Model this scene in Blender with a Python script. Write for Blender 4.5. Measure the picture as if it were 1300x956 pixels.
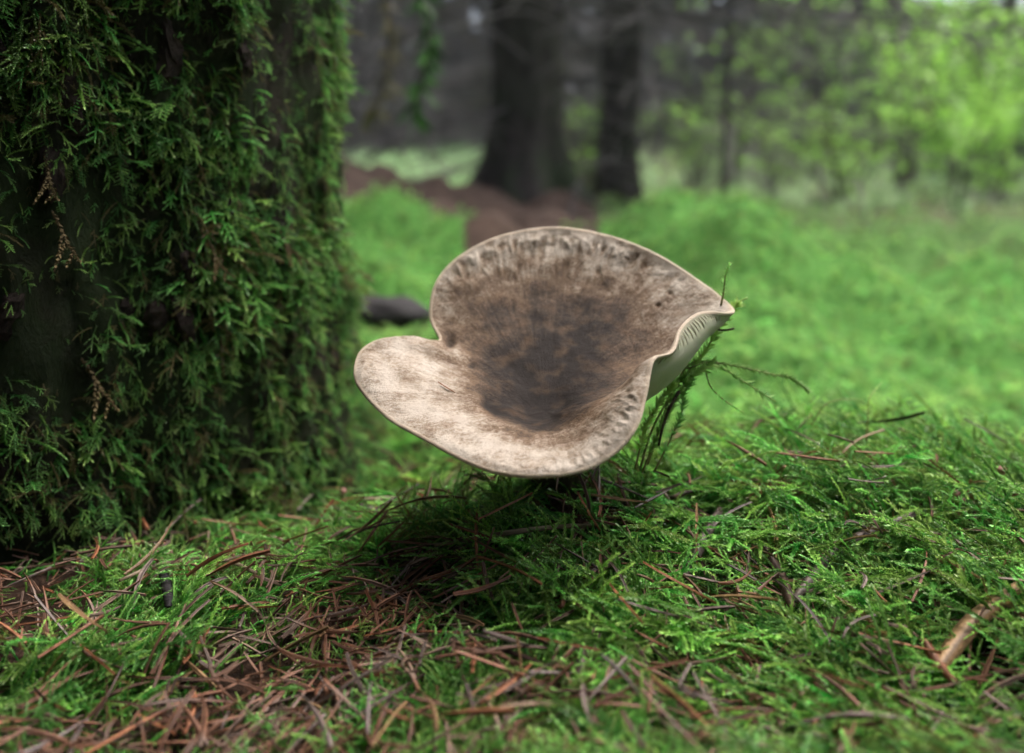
import bpy, math, random
import numpy as np
from mathutils import Vector, Matrix, Euler, noise

random.seed(7)
RNG = np.random.default_rng(7)
scene = bpy.context.scene
for o in list(bpy.data.objects):
    bpy.data.objects.remove(o, do_unlink=True)
COL = scene.collection
R = math.radians
PI = math.pi

# ------------------------------------------------------------------ camera
CAM_Z = 0.17
PITCH = R(13.6)
LENS = 28.0
FPX = LENS / 36.0 * 1300.0
cam_d = bpy.data.cameras.new('camera')
cam = bpy.data.objects.new('camera', cam_d)
COL.objects.link(cam)
cam.location = (0, 0, CAM_Z)
cam.rotation_euler = (R(90) - PITCH, 0, 0)
cam_d.lens = LENS
cam_d.sensor_width = 36
cam_d.shift_y = -44 / 1300.0
cam_d.clip_start = 0.01
cam_d.clip_end = 400
cam_d.dof.use_dof = True
cam_d.dof.focus_distance = 0.254
cam_d.dof.aperture_fstop = 6.0
scene.camera = cam

# ------------------------------------------------------------------ sky and sun
SUN_EL, SUN_AZ = 70, 48            # azimuth clockwise from +Y
w = bpy.data.worlds.new('World')
scene.world = w
w.use_nodes = True
nt = w.node_tree
bgn = nt.nodes['Background']
sky = nt.nodes.new('ShaderNodeTexSky')
sky.sky_type = 'NISHITA'
sky.sun_disc = False
sky.sun_elevation = R(SUN_EL)
sky.sun_rotation = R(SUN_AZ)
sky.dust_density = 6.0
sky.air_density = 0.8
sky.ozone_density = 1.0
nt.links.new(sky.outputs[0], bgn.inputs[0])
bgn.inputs[1].default_value = 0.15
sun_d = bpy.data.lights.new('sun', 'SUN')
sun_d.energy = 1.5
sun_d.angle = R(45)
sun_d.color = (1.0, 0.985, 0.96)
sun = bpy.data.objects.new('sun', sun_d)
COL.objects.link(sun)
sdir = Vector((math.cos(R(SUN_EL)) * math.sin(R(SUN_AZ)), math.cos(R(SUN_EL)) * math.cos(R(SUN_AZ)), math.sin(R(SUN_EL))))
sun.rotation_euler = sdir.to_track_quat('Z', 'Y').to_euler()
sun.location = sdir * 20
scene.view_settings.view_transform = 'Standard'
scene.view_settings.look = 'None'
scene.view_settings.exposure = 1.85
scene.view_settings.gamma = 1
scene.render.engine = 'CYCLES'
scene.cycles.max_bounces = 6
scene.cycles.diffuse_bounces = 3
scene.cycles.transmission_bounces = 3
scene.cycles.sample_clamp_indirect = 6

CF = Vector((0, math.cos(PITCH), -math.sin(PITCH)))
CU = Vector((0, math.sin(PITCH), math.cos(PITCH)))
CP = Vector((0, 0, CAM_Z))


def pix(px, py, D):
    """photo pixel + depth along the optical axis -> world point"""
    return CP + CF * D + Vector(((px - 650) / FPX * D, 0, 0)) + CU * (-(py - 434) / FPX * D)


def pixy(px, py, y):
    """photo pixel + world y -> world point"""
    d = CF + Vector(((px - 650) / FPX, 0, 0)) + CU * (-(py - 434) / FPX)
    return CP + d * (y / d.y)


# ------------------------------------------------------------------ materials
def lin(c):
    return tuple(((v / 12.92) if v <= 0.04045 else ((v + 0.055) / 1.055) ** 2.4) for v in c)


class Mat:
    def __init__(s, name, rough=0.7, spec=0.3):
        s.m = bpy.data.materials.new(name)
        s.m.use_nodes = True
        s.t = s.m.node_tree
        s.b = s.t.nodes['Principled BSDF']
        s.b.inputs['Roughness'].default_value = rough
        s.b.inputs['Specular IOR Level'].default_value = spec

    def n(s, kind, **kw):
        nd = s.t.nodes.new(kind)
        for k, v in kw.items():
            setattr(nd, k, v)
        return nd

    def l(s, a, b):
        s.t.links.new(a, b)

    def noise(s, scale, detail=4, rough=0.6, vec=None, dist=0.0):
        nd = s.n('ShaderNodeTexNoise')
        nd.inputs['Scale'].default_value = scale
        nd.inputs['Detail'].default_value = detail
        nd.inputs['Roughness'].default_value = rough
        nd.inputs['Distortion'].default_value = dist
        if vec is not None:
            s.l(vec, nd.inputs['Vector'])
        return nd.outputs[0]

    def ramp(s, fac, stops, interp='LINEAR'):
        nd = s.n('ShaderNodeValToRGB')
        cr = nd.color_ramp
        cr.interpolation = interp
        while len(cr.elements) < len(stops):
            cr.elements.new(0.5)
        for e, (p, c) in zip(cr.elements, stops):
            e.position = p
            e.color = (*c, 1) if len(c) == 3 else c
        s.l(fac, nd.inputs[0])
        return nd.outputs[0]

    def mix(s, fac, a, b, mode='MIX'):
        nd = s.n('ShaderNodeMix', data_type='RGBA', blend_type=mode)
        if isinstance(fac, (int, float)):
            nd.inputs[0].default_value = fac
        else:
            s.l(fac, nd.inputs[0])
        for i, v in ((6, a), (7, b)):
            if isinstance(v, tuple):
                nd.inputs[i].default_value = (*v, 1)
            else:
                s.l(v, nd.inputs[i])
        return nd.outputs[2]

    def math(s, op, a, b=0.0, clamp=False):
        nd = s.n('ShaderNodeMath', operation=op, use_clamp=clamp)
        for i, v in ((0, a), (1, b)):
            if isinstance(v, (int, float)):
                nd.inputs[i].default_value = v
            else:
                s.l(v, nd.inputs[i])
        return nd.outputs[0]

    def attr(s, name, kind='GEOMETRY'):
        nd = s.n('ShaderNodeAttribute', attribute_name=name, attribute_type=kind)
        return nd

    def coord(s, out='Object'):
        return s.n('ShaderNodeTexCoord').outputs[out]

    def mapping(s, vec, scale):
        nd = s.n('ShaderNodeMapping')
        nd.inputs['Scale'].default_value = scale
        s.l(vec, nd.inputs['Vector'])
        return nd.outputs[0]

    def color(s, c):
        if isinstance(c, tuple):
            s.b.inputs['Base Color'].default_value = (*c, 1)
        else:
            s.l(c, s.b.inputs['Base Color'])

    def bump(s, h, strength=0.5, dist=0.001):
        nd = s.n('ShaderNodeBump')
        nd.inputs['Strength'].default_value = strength
        nd.inputs['Distance'].default_value = dist
        s.l(h, nd.inputs['Height'])
        s.l(nd.outputs[0], s.b.inputs['Normal'])

    def translucent(s, col, fac):
        tr = s.n('ShaderNodeBsdfTranslucent')
        if isinstance(col, tuple):
            tr.inputs[0].default_value = (*col, 1)
        else:
            s.l(col, tr.inputs[0])
        mx = s.n('ShaderNodeMixShader')
        mx.inputs[0].default_value = fac
        s.l(s.b.outputs[0], mx.inputs[1])
        s.l(tr.outputs[0], mx.inputs[2])
        s.l(mx.outputs[0], s.t.nodes['Material Output'].inputs['Surface'])


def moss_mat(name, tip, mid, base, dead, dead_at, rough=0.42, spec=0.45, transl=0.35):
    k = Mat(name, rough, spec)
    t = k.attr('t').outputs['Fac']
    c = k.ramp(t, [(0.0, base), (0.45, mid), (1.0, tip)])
    rnd = k.n('ShaderNodeObjectInfo').outputs['Random']
    hs = k.n('ShaderNodeHueSaturation')
    k.l(c, hs.inputs['Color'])
    k.l(k.math('ADD', k.math('MULTIPLY', rnd, 0.065), 0.478), hs.inputs['Hue'])
    r2 = k.math('FRACT', k.math('MULTIPLY', rnd, 17.3))
    k.l(k.math('ADD', k.math('MULTIPLY', k.math('MULTIPLY', r2, r2), 1.1), 0.55), hs.inputs['Value'])
    r3 = k.math('FRACT', k.math('MULTIPLY', rnd, 53.7))
    cc = k.mix(k.math('GREATER_THAN', r3, dead_at), hs.outputs[0], dead)
    k.color(cc)
    k.translucent(cc, transl)
    return k.m


M = {}
M['moss'] = moss_mat('moss_green', (0.46, 0.75, 0.20), (0.085, 0.29, 0.026), (0.016, 0.034, 0.008), (0.2, 0.15, 0.05), 0.96, rough=0.3, spec=0.6, transl=0.4)  # own base-to-tip green, base darkened further for shade between shoots
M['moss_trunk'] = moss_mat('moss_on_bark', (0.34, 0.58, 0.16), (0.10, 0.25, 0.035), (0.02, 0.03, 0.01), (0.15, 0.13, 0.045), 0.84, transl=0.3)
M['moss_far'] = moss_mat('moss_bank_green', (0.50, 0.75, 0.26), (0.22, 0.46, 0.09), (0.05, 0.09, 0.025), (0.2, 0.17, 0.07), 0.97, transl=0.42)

k = Mat('forest_soil', 0.9, 0.15)
co = k.coord()
n1 = k.noise(260, 5, 0.7, co)
n2 = k.noise(9, 4, 0.6, co)
soil = k.ramp(n1, [(0.25, (0.010, 0.007, 0.005)), (0.5, (0.035, 0.020, 0.013)), (0.75, (0.085, 0.05, 0.033))])
litter = k.ramp(k.noise(24, 8, 0.8, co), [(0.3, (0.022, 0.016, 0.012)), (0.6, (0.085, 0.058, 0.046)), (0.8, (0.17, 0.125, 0.10))])
far = k.attr('far').outputs['Fac']
green = k.attr('green').outputs['Fac']
gcol = k.ramp(k.noise(30, 6, 0.7, co), [(0.3, (0.03, 0.10, 0.015)), (0.7, (0.10, 0.26, 0.05))])
c = k.mix(far, soil, litter)
c = k.mix(green, c, gcol)
k.color(c)
k.bump(n1, 0.8, 0.004)
M['soil'] = k.m


def needle_mat(name, a, b):
    k = Mat(name, 0.5, 0.35)
    rnd = k.n('ShaderNodeObjectInfo').outputs['Random']
    g = k.attr('g').outputs['Fac']
    co = k.coord()
    nn = k.noise(700, 3, 0.6, co)
    c = k.ramp(nn, [(0.3, a), (0.75, b)])
    hs = k.n('ShaderNodeHueSaturation')
    k.l(c, hs.inputs['Color'])
    k.l(k.math('ADD', k.math('MULTIPLY', rnd, 0.75), 0.6), hs.inputs['Value'])
    dark = tuple(v * 0.3 for v in a)
    k.color(k.mix(g, hs.outputs[0], dark))
    k.bump(k.noise(1500, 2, 0.5, co), 0.4, 0.0004)
    return k.m


M['needle_red'] = needle_mat('needle_red_brown', (0.19, 0.065, 0.028), (0.36, 0.16, 0.08))
M['needle_grey'] = needle_mat('needle_grey', (0.13, 0.095, 0.085), (0.33, 0.26, 0.23))
M['needle_tan'] = needle_mat('needle_tan', (0.21, 0.12, 0.055), (0.42, 0.27, 0.14))
M['needle_dark'] = needle_mat('needle_dark', (0.05, 0.028, 0.02), (0.13, 0.075, 0.055))

k = Mat('bark_wet', 0.8, 0.25)
co = k.coord()
v = k.mapping(co, (1, 1, 0.45))
b1 = k.noise(110, 8, 0.75, v, 0.6)
c = k.ramp(b1, [(0.3, (0.012, 0.009, 0.007)), (0.55, (0.05, 0.035, 0.028)), (0.75, (0.12, 0.095, 0.08))])
alg = k.noise(14, 4, 0.6, co)
c = k.mix(k.ramp(alg, [(0.38, (0, 0, 0)), (0.55, (0.85, 0.85, 0.85))]), c, (0.035, 0.065, 0.018))
k.color(c)
k.bump(b1, 1.0, 0.012)
M['bark'] = k.m

k = Mat('bark_plate_brown', 0.75, 0.3)
co = k.coord()
b1 = k.noise(190, 8, 0.75, k.mapping(co, (1, 1, 0.5)))
k.color(k.ramp(b1, [(0.35, (0.010, 0.007, 0.005)), (0.55, (0.045, 0.030, 0.024)), (0.75, (0.12, 0.09, 0.078))]))
k.bump(b1, 0.8, 0.003)
M['plate'] = k.m

k = Mat('bark_far', 0.9, 0.15)
co = k.coord()
b1 = k.noise(22, 6, 0.7, k.mapping(co, (1, 1, 0.35)))
c = k.ramp(b1, [(0.3, (0.02, 0.018, 0.017)), (0.7, (0.10, 0.09, 0.083))])
geo = k.n('ShaderNodeSeparateXYZ')
k.l(co, geo.inputs[0])
mossy = k.math('MULTIPLY', k.math('SUBTRACT', 0.75, geo.outputs[2], True), k.ramp(k.noise(5, 3, 0.6, co), [(0.4, (0, 0, 0)), (0.6, (1, 1, 1))]))
c = k.mix(mossy, c, (0.035, 0.07, 0.025))
k.color(c)
k.bump(b1, 0.8, 0.02)
M['bark_far'] = k.m

k = Mat('dead_branch', 0.9, 0.15)
rnd = k.n('ShaderNodeObjectInfo').outputs['Random']
k.color(k.ramp(k.noise(3, 4, 0.7, k.coord()), [(0.3, (0.07, 0.066, 0.064)), (0.7, (0.22, 0.21, 0.205))]))
M['dead'] = k.m

k = Mat('spruce_needles', 0.6, 0.3)
c = k.ramp(k.noise(1.3, 5, 0.7, k.coord()), [(0.3, (0.018, 0.03, 0.012)), (0.7, (0.05, 0.085, 0.03))])
k.color(c)
k.translucent(c, 0.25)
M['spruce'] = k.m

k = Mat('distant_wood', 0.85, 0.15)
c = k.ramp(k.noise(0.55, 5, 0.7, k.coord()), [(0.3, (0.06, 0.062, 0.062)), (0.5, (0.14, 0.14, 0.138)), (0.62, (0.10, 0.15, 0.07)), (0.8, (0.22, 0.215, 0.21))])
k.color(c)
M['distant'] = k.m

k = Mat('fresh_leaf', 0.4, 0.5)
c = k.ramp(k.noise(7, 4, 0.7, k.coord()), [(0.3, (0.14, 0.34, 0.04)), (0.55, (0.30, 0.60, 0.09)), (0.8, (0.50, 0.68, 0.2))])
k.color(c)
k.translucent(c, 0.55)
M['leaf'] = k.m

k = Mat('pale_grass', 0.55, 0.35)
c = k.ramp(k.attr('t').outputs['Fac'], [(0.0, (0.24, 0.40, 0.16)), (1.0, (0.55, 0.78, 0.44))])
k.color(c)
k.translucent(c, 0.4)
M['grass'] = k.m

k = Mat('black_lump', 0.7, 0.3)
co = k.coord()
b1 = k.noise(70, 5, 0.7, k.mapping(co, (0.3, 1, 1)))
k.color(k.ramp(b1, [(0.3, (0.006, 0.005, 0.006)), (0.7, (0.03, 0.027, 0.03))]))
k.bump(b1, 0.8, 0.004)
M['blackish'] = k.m

k = Mat('twig_bark', 0.8, 0.25)
co = k.coord()
b1 = k.noise(400, 4, 0.7, co)
k.color(k.ramp(b1, [(0.3, (0.015, 0.010, 0.008)), (0.7, (0.09, 0.06, 0.045))]))
k.bump(b1, 0.9, 0.001)
M['twig'] = k.m

k = Mat('strand_stem', 0.5, 0.35)
t = k.attr('t').outputs['Fac']
k.color(k.ramp(t, [(0.0, (0.20, 0.17, 0.07)), (0.5, (0.27, 0.32, 0.10)), (1.0, (0.36, 0.52, 0.16))]))
M['strand'] = k.m

k = Mat('dry_grass_blade', 0.5, 0.35)
co = k.coord()
b1 = k.noise(300, 4, 0.6, k.mapping(co, (0.08, 1, 1)))
k.color(k.ramp(b1, [(0.3, (0.12, 0.085, 0.05)), (0.7, (0.34, 0.27, 0.18))]))
k.bump(b1, 0.5, 0.0005)
M['blade'] = k.m

k = Mat('pink_scale', 0.4, 0.4)
k.color(k.ramp(k.noise(500, 3, 0.6, k.coord()), [(0.3, (0.23, 0.09, 0.075)), (0.7, (0.5, 0.27, 0.23))]))
k.b.inputs['Subsurface Weight'].default_value = 0.1
k.b.inputs['Subsurface Radius'].default_value = (0.002, 0.001, 0.001)
M['pink'] = k.m

# mushroom cap: u = 0 centre .. 1 rim stored per vertex, th = angle
k = Mat('cap_skin', 0.62, 0.3)
u = k.attr('u').outputs['Fac']
dk = k.attr('dark').outputs['Fac']
uv = k.attr('capuv').outputs['Vector']
co = k.coord()
fib = k.noise(1.0, 5, 0.75, k.mapping(uv, (95, 95, 1)))         # felt
rad = k.attr('radv').outputs['Vector']
streak = k.noise(1.0, 5, 0.7, k.mapping(rad, (42, 6, 1)))        # radial fibres
blot = k.noise(1.0, 5, 0.65, k.mapping(uv, (9, 9, 1)))
fine = k.noise(1.0, 4, 0.7, k.mapping(uv, (230, 230, 1)))
# zone value
z = k.math('ADD', dk, k.math('MULTIPLY', k.math('SUBTRACT', blot, 0.5), 1.25))
z = k.math('ADD', z, k.math('MULTIPLY', k.math('SUBTRACT', streak, 0.5), 0.6))
z = k.math('ADD', z, k.math('MULTIPLY', k.math('SUBTRACT', fib, 0.5), 0.95))
c = k.ramp(z, [(0.0, (0.63, 0.56, 0.475)), (0.22, (0.40, 0.325, 0.25)), (0.42, (0.185, 0.12, 0.073)), (0.70, (0.062, 0.040, 0.026)), (1.0, (0.018, 0.012, 0.009))])
# ochre flush towards the margin of the raised wall, plus pin-head specks
ochre = k.noise(1.0, 2, 0.5, k.mapping(uv, (13, 13, 1)))
c = k.mix(k.ramp(ochre, [(0.5, (0, 0, 0)), (0.8, (0.35, 0.35, 0.35))]), c, (0.30, 0.18, 0.095))
vor = k.n('ShaderNodeTexVoronoi')
vor.inputs['Scale'].default_value = 1
k.l(k.mapping(uv, (46, 46, 1)), vor.inputs['Vector'])
speck = k.ramp(vor.outputs['Distance'], [(0.05, (0.75, 0.75, 0.75)), (0.10, (0, 0, 0))])
speck = k.mix(k.ramp(k.noise(1.0, 2, 0.5, k.mapping(uv, (20, 20, 1))), [(0.52, (0, 0, 0)), (0.6, (1, 1, 1))]), (0.0, 0.0, 0.0), speck)
c = k.mix(speck, c, (0.05, 0.025, 0.015))
frost = k.ramp(fine, [(0.52, (0, 0, 0)), (0.66, (0.4, 0.4, 0.4))])
c = k.mix(k.math('MULTIPLY', frost, k.math('SUBTRACT', 1.0, z, True)), c, (0.58, 0.49, 0.40))
rim = k.ramp(u, [(0.975, (0, 0, 0)), (0.995, (0.8, 0.8, 0.8))])
c = k.mix(rim, c, (0.66, 0.55, 0.42))
k.color(c)
hh = k.math('ADD', k.math('MULTIPLY', fib, 0.6), k.math('ADD', k.math('MULTIPLY', fine, 0.35), k.math('MULTIPLY', streak, 0.5)))
k.bump(hh, 0.8, 0.0013)
M['cap'] = k.m

k = Mat('gill', 0.6, 0.3)
c = k.ramp(k.noise(40, 3, 0.6, k.coord()), [(0.3, (0.74, 0.76, 0.64)), (0.7, (0.84, 0.85, 0.74))])
k.color(c)
k.translucent(c, 0.18)
M['gill'] = k.m
k = Mat('gill_valley', 0.7, 0.2)
k.color((0.44, 0.42, 0.31))  # darker than the blades: shaded gaps between gills put into the colour
M['valley'] = k.m
k = Mat('stipe', 0.7, 0.3)
k.color(k.ramp(k.noise(60, 4, 0.6, k.coord()), [(0.3, (0.11, 0.085, 0.06)), (0.7, (0.22, 0.18, 0.13))]))
M['stipe'] = k.m


# ------------------------------------------------------------------ object helpers
def mesh_obj(name, V, F, mat, parent=None, attrs=None, smooth=True, mats=None, fmat=None):
    me = bpy.data.meshes.new(name)
    me.from_pydata([tuple(v) for v in V] if not isinstance(V, np.ndarray) else V.tolist(), [], F if isinstance(F, list) else F.tolist())
    for an, (typ, dat) in (attrs or {}).items():
        a = me.attributes.new(an, typ, 'POINT')
        a.data.foreach_set('vector' if typ == 'FLOAT_VECTOR' else 'value', np.asarray(dat, dtype=np.float32 if typ != 'INT' else np.int32).ravel())
    for m in (mats or [mat]):
        me.materials.append(m)
    if fmat is not None:
        me.polygons.foreach_set('material_index', np.asarray(fmat, dtype=np.int32))
    if smooth:
        me.polygons.foreach_set('use_smooth', [True] * len(me.polygons))
    me.update()
    o = bpy.data.objects.new(name, me)
    COL.objects.link(o)
    o.parent = parent
    return o


def tag(o, label=None, cat=None, group=None, kind=None):
    if label: o['label'] = label
    if cat: o['category'] = cat
    if group: o['group'] = group
    if kind: o['kind'] = kind
    return o


def empty(name, loc=(0, 0, 0), rz=0.0, sc=1.0):
    o = bpy.data.objects.new(name, None)
    o.empty_display_size = 0.02
    o.location = loc
    o.rotation_euler = (0, 0, rz)
    o.scale = (sc, sc, sc)
    COL.objects.link(o)
    return o


def copy_tree(o, parent=None):
    c = o.copy()
    COL.objects.link(c)
    c.parent = parent
    for ch in list(o.children):
        copy_tree(ch, c)
    return c


class MB:
    """mesh collector with a per-vertex float t"""
    def __init__(s):
        s.V, s.F, s.T = [], [], []

    def add(s, V, F, T):
        o = len(s.V)
        s.V += [tuple(v) for v in V]
        s.F += [tuple(i + o for i in f) for f in F]
        s.T += list(T)

    def tube(s, pts, rad, sides=5, t0=0.0, t1=1.0, cap=True):
        pts = [Vector(p) for p in pts]
        n = len(pts)
        V, F, T = [], [], []
        prev = None
        for i, p in enumerate(pts):
            d = (pts[min(i + 1, n - 1)] - pts[max(i - 1, 0)])
            d = d.normalized() if d.length > 1e-9 else Vector((0, 0, 1))
            if prev is None:
                a = d.orthogonal().normalized()
            else:
                a = (prev - d * prev.dot(d))
                a = a.normalized() if a.length > 1e-6 else d.orthogonal().normalized()
            prev = a
            b = d.cross(a)
            r = rad[i] if hasattr(rad, '__len__') else rad
            for j in range(sides):
                an = 2 * PI * j / sides
                V.append(p + (a * math.cos(an) + b * math.sin(an)) * r)
                T.append(t0 + (t1 - t0) * i / max(1, n - 1))
        for i in range(n - 1):
            for j in range(sides):
                j2 = (j + 1) % sides
                F.append((i * sides + j, i * sides + j2, (i + 1) * sides + j2, (i + 1) * sides + j))
        if cap:
            F.append(tuple(range(sides))[::-1])
            F.append(tuple((n - 1) * sides + j for j in range(sides)))
        s.add(V, F, T)

    def leaf(s, p, d, nrm, L, W, t, fold=0.25):
        """small pointed leaf: 2 quads folded on the mid-rib"""
        d = d.normalized()
        side = d.cross(nrm)
        side = side.normalized() if side.length > 1e-6 else d.orthogonal().normalized()
        n = side.cross(d)
        V = [p, p + d * L * 0.42 + side * W * 0.5 + n * W * fold, p + d * L, p + d * L * 0.42 - side * W * 0.5 + n * W * fold, p + d * L * 0.5]
        s.add(V, [(0, 1, 2, 4), (0, 4, 2, 3)], [t] * 5)

    def arrays(s):
        return s.V, s.F, s.T

    def build(s, name, mat, parent=None, smooth=True):
        return mesh_obj(name, s.V, s.F, mat, parent, {'t': ('FLOAT', s.T)}, smooth)


def fbm(x, y, s, o=3, seed=0.0):
    return noise.fractal(Vector((x * s + seed, y * s - seed * 0.7, seed * 1.3)), 1.0, 2.0, o, noise_basis='PERLIN_ORIGINAL')


# ------------------------------------------------------------------ terrain height
ctrl = []
for px, py, y in [
    (-150, 868, .185), (0, 868, .185), (325, 868, .185), (650, 868, .185), (975, 868, .18), (1300, 868, .175), (1450, 868, .175),
    (-100, 720, .25), (0, 720, .25), (325, 740, .235), (650, 720, .24), (900, 715, .24), (1100, 715, .235), (1300, 715, .225), (1450, 715, .225),
    (50, 645, .29), (250, 628, .33), (440, 588, .41), (520, 600, .36), (620, 618, .31), (660, 612, .295), (695, 608, .285), (725, 600, .305), (760, 604, .285),
    (800, 605, .29), (900, 600, .29), (1050, 600, .285), (1250, 620, .28), (1420, 630, .28),
    (850, 552, .345), (1000, 515, .36), (1150, 518, .36), (1290, 556, .34), (1420, 600, .33),
    (500, 520, .47), (500, 430, .75), (490, 350, 1.05), (470, 285, 1.3), (560, 308, 1.35),
    (480, 250, 2.3), (545, 272, 2.4), (445, 230, 2.6), (610, 247, 3.0), (670, 262, 3.2), (730, 268, 3.2),
    (540, 262, 5), (540, 225, 9), (700, 230, 8),
    (1000, 480, .75), (1250, 500, .75), (950, 400, 1.0), (1200, 420, 1.0), (880, 300, 1.3), (830, 262, 1.5), (900, 262, 1.55),
    (760, 290, 1.45), (950, 298, 1.55), (1100, 320, 1.6), (1200, 340, 1.7), (1300, 350, 1.7), (1420, 360, 1.7),
    (1000, 288, 3), (1250, 296, 3.5), (1250, 268, 5), (900, 255, 5), (1100, 235, 8), (250, 230, 6)]:
    p = pixy(px, py, y)
    # the photo shows the top of the moss: the ground lies below it
    drop = 0.0 if 630 < px < 770 and y < .32 else (0.010 if y < .33 else (0.019 if y < .6 else (0.016 if y < 1.8 else 0)))
    ctrl.append((p.x, p.y, p.z - drop))
ctrl += [(.08, .52, -.02), (.2, .52, -.035), (.32, .5, -.03), (.02, .55, 0.0), (-.3, .45, 0.0), (-.5, .8, 0.0), (-.5, 1.6, .03),
         (.0, 1.9, -.03), (.4, 2.2, -.07), (.9, 2.3, -.14), (-.2, 1.75, -.01), (-8, 14, .1), (0, 16, .15), (8, 14, .1), (0, 40, .5), (25, 40, .5), (-25, 40, .5),
         (0, .1, .045), (.08, .1, .05), (-.08, .1, .035), (-1.2, 2.0, .03), (2.5, 3, -.1)]
ctrl = np.array(ctrl)


def lp(x, y):
    r = np.hypot(x, y)
    return np.stack([np.arctan2(x, y), np.log(r + 0.04)], -1)


def tps(d2):
    return 0.5 * d2 * np.log(d2 + 1e-12)


_P = lp(ctrl[:, 0], ctrl[:, 1])
_n = len(_P)
_K = tps(((_P[:, None] - _P[None]) ** 2).sum(-1)) + np.eye(_n) * 0.004
_A = np.zeros((_n + 3, _n + 3))
_A[:_n, :_n] = _K
_A[:_n, _n] = 1
_A[:_n, _n + 1:] = _P
_A[_n:, :_n] = _A[:_n, _n:].T
# interpolate the angle of depression (z-CAM_Z)/r so that near and far weigh alike
_rc = np.hypot(ctrl[:, 0], ctrl[:, 1])
_W = np.linalg.solve(_A, np.concatenate([(ctrl[:, 2] - CAM_Z) / _rc, np.zeros(3)]))


def height_np(x, y):
    x = np.asarray(x, float); y = np.asarray(y, float)
    q = lp(x, y)
    K = tps(((q[..., None, :] - _P) ** 2).sum(-1))
    r = np.hypot(x, y)
    s = K @ _W[:_n] + _W[_n] + q @ _W[_n + 1:]
    z = np.clip(CAM_Z + s * r, -0.6, 1.2)
    a = np.abs(q[..., 0])
    k = np.clip((a - 0.75) / 0.5, 0, 1)
    k = k * k * (3 - 2 * k)
    z = z * (1 - k) + 0.03 * k
    k2 = np.clip((0.13 - r) / 0.06, 0, 1)
    return z * (1 - k2) + 0.04 * k2


def bumps(x, y):
    r = math.hypot(x, y)
    b = 0.006 * fbm(x, y, 28, 3, 3.1)
    b += min(0.12, 0.14 * max(0, r - 0.45)) * fbm(x, y, 4.2, 2, 8.2)
    if r > 2:
        b += 0.05 * min(1, (r - 2) / 3) * fbm(x, y, 1.3, 3, 1.7)
    return b


def H(x, y):
    return float(height_np(x, y)) + bumps(x, y)


def Hv(xs, ys):
    z = height_np(xs, ys)
    return z + np.array([bumps(a, b) for a, b in zip(np.ravel(xs), np.ravel(ys))]).reshape(z.shape)


TRUNK_C, TRUNK_R = (-.256, .420), .160


def litter_amt(x, y):
    """1 = bare needle litter, 0 = moss"""
    r = math.hypot(x, y)
    if r < 0.7:
        v = 0.5 + 1.1 * fbm(x, y, 15, 3, 5.5)
        a = (-x * 3.2 + 0.15) + (0.26 - y) * 3.0       # more litter to the front left
        v = v * 1.05 + a - 0.34
        return max(0.0, min(1.0, v))
    if r < 1.85:
        if y < 0: return 0.5
        ang = math.atan2(x, y)
        if r > 1.2 and -0.055 + 0.12 * (1.5 - r) + 0.02 * math.sin(r * 17) < ang < 0.085 + 0.03 * math.sin(r * 9): return 1.0
        return 0.0
    # brown needle bank between the trees; moss on the right
    ang = math.atan2(x, y)
    if r < 4.2 and -0.4 < ang < 0.16 + 0.06 * math.sin(r * 5):
        return 1.0
    if r < 4.2:
        return 0.4 + 0.7 * fbm(x, y, 1.6, 3, 2.2)
    return 0.75 if ang > -0.03 or ang < -0.24 else 0.0


# ground sheet, log-polar grid
NR, NA = 190, 400
rr = np.exp(np.linspace(math.log(0.03), math.log(150), NR))
aa = []
front = np.linspace(-1.0, 1.0, 300)
back = np.linspace(1.0, 2 * PI - 1.0, 102)[1:-1]
aa = np.concatenate([front, back])
NA = len(aa)
gx = rr[:, None] * np.sin(aa)[None]
gy = rr[:, None] * np.cos(aa)[None]
gz = Hv(gx, gy)
V = np.stack([gx, gy, gz], -1).reshape(-1, 3)
i, j = np.meshgrid(np.arange(NR - 1), np.arange(NA), indexing='ij')
j2 = (j + 1) % NA
F = np.stack([i * NA + j, i * NA + j2, (i + 1) * NA + j2, (i + 1) * NA + j], -1).reshape(-1, 4)[:, ::-1]
c0 = len(V)
V = np.concatenate([V, [[0, 0, 0.04]]])
Fl = F.tolist() + [(c0, jj, (jj + 1) % NA) for jj in range(NA)][::1]
far = np.clip((np.hypot(V[:, 0], V[:, 1]) - 0.8) / 1.0, 0, 1)
gr = np.array([0.0 if math.hypot(a, b) < 0.6 else 1.0 - litter_amt(a, b) for a, b in V[:, :2]])
ground = mesh_obj('forest_floor', V, Fl, M['soil'], None, {'far': ('FLOAT', far), 'green': ('FLOAT', gr)})
tag(ground, 'dark forest floor of soil and needle litter under the moss', 'ground', kind='structure')


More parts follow.
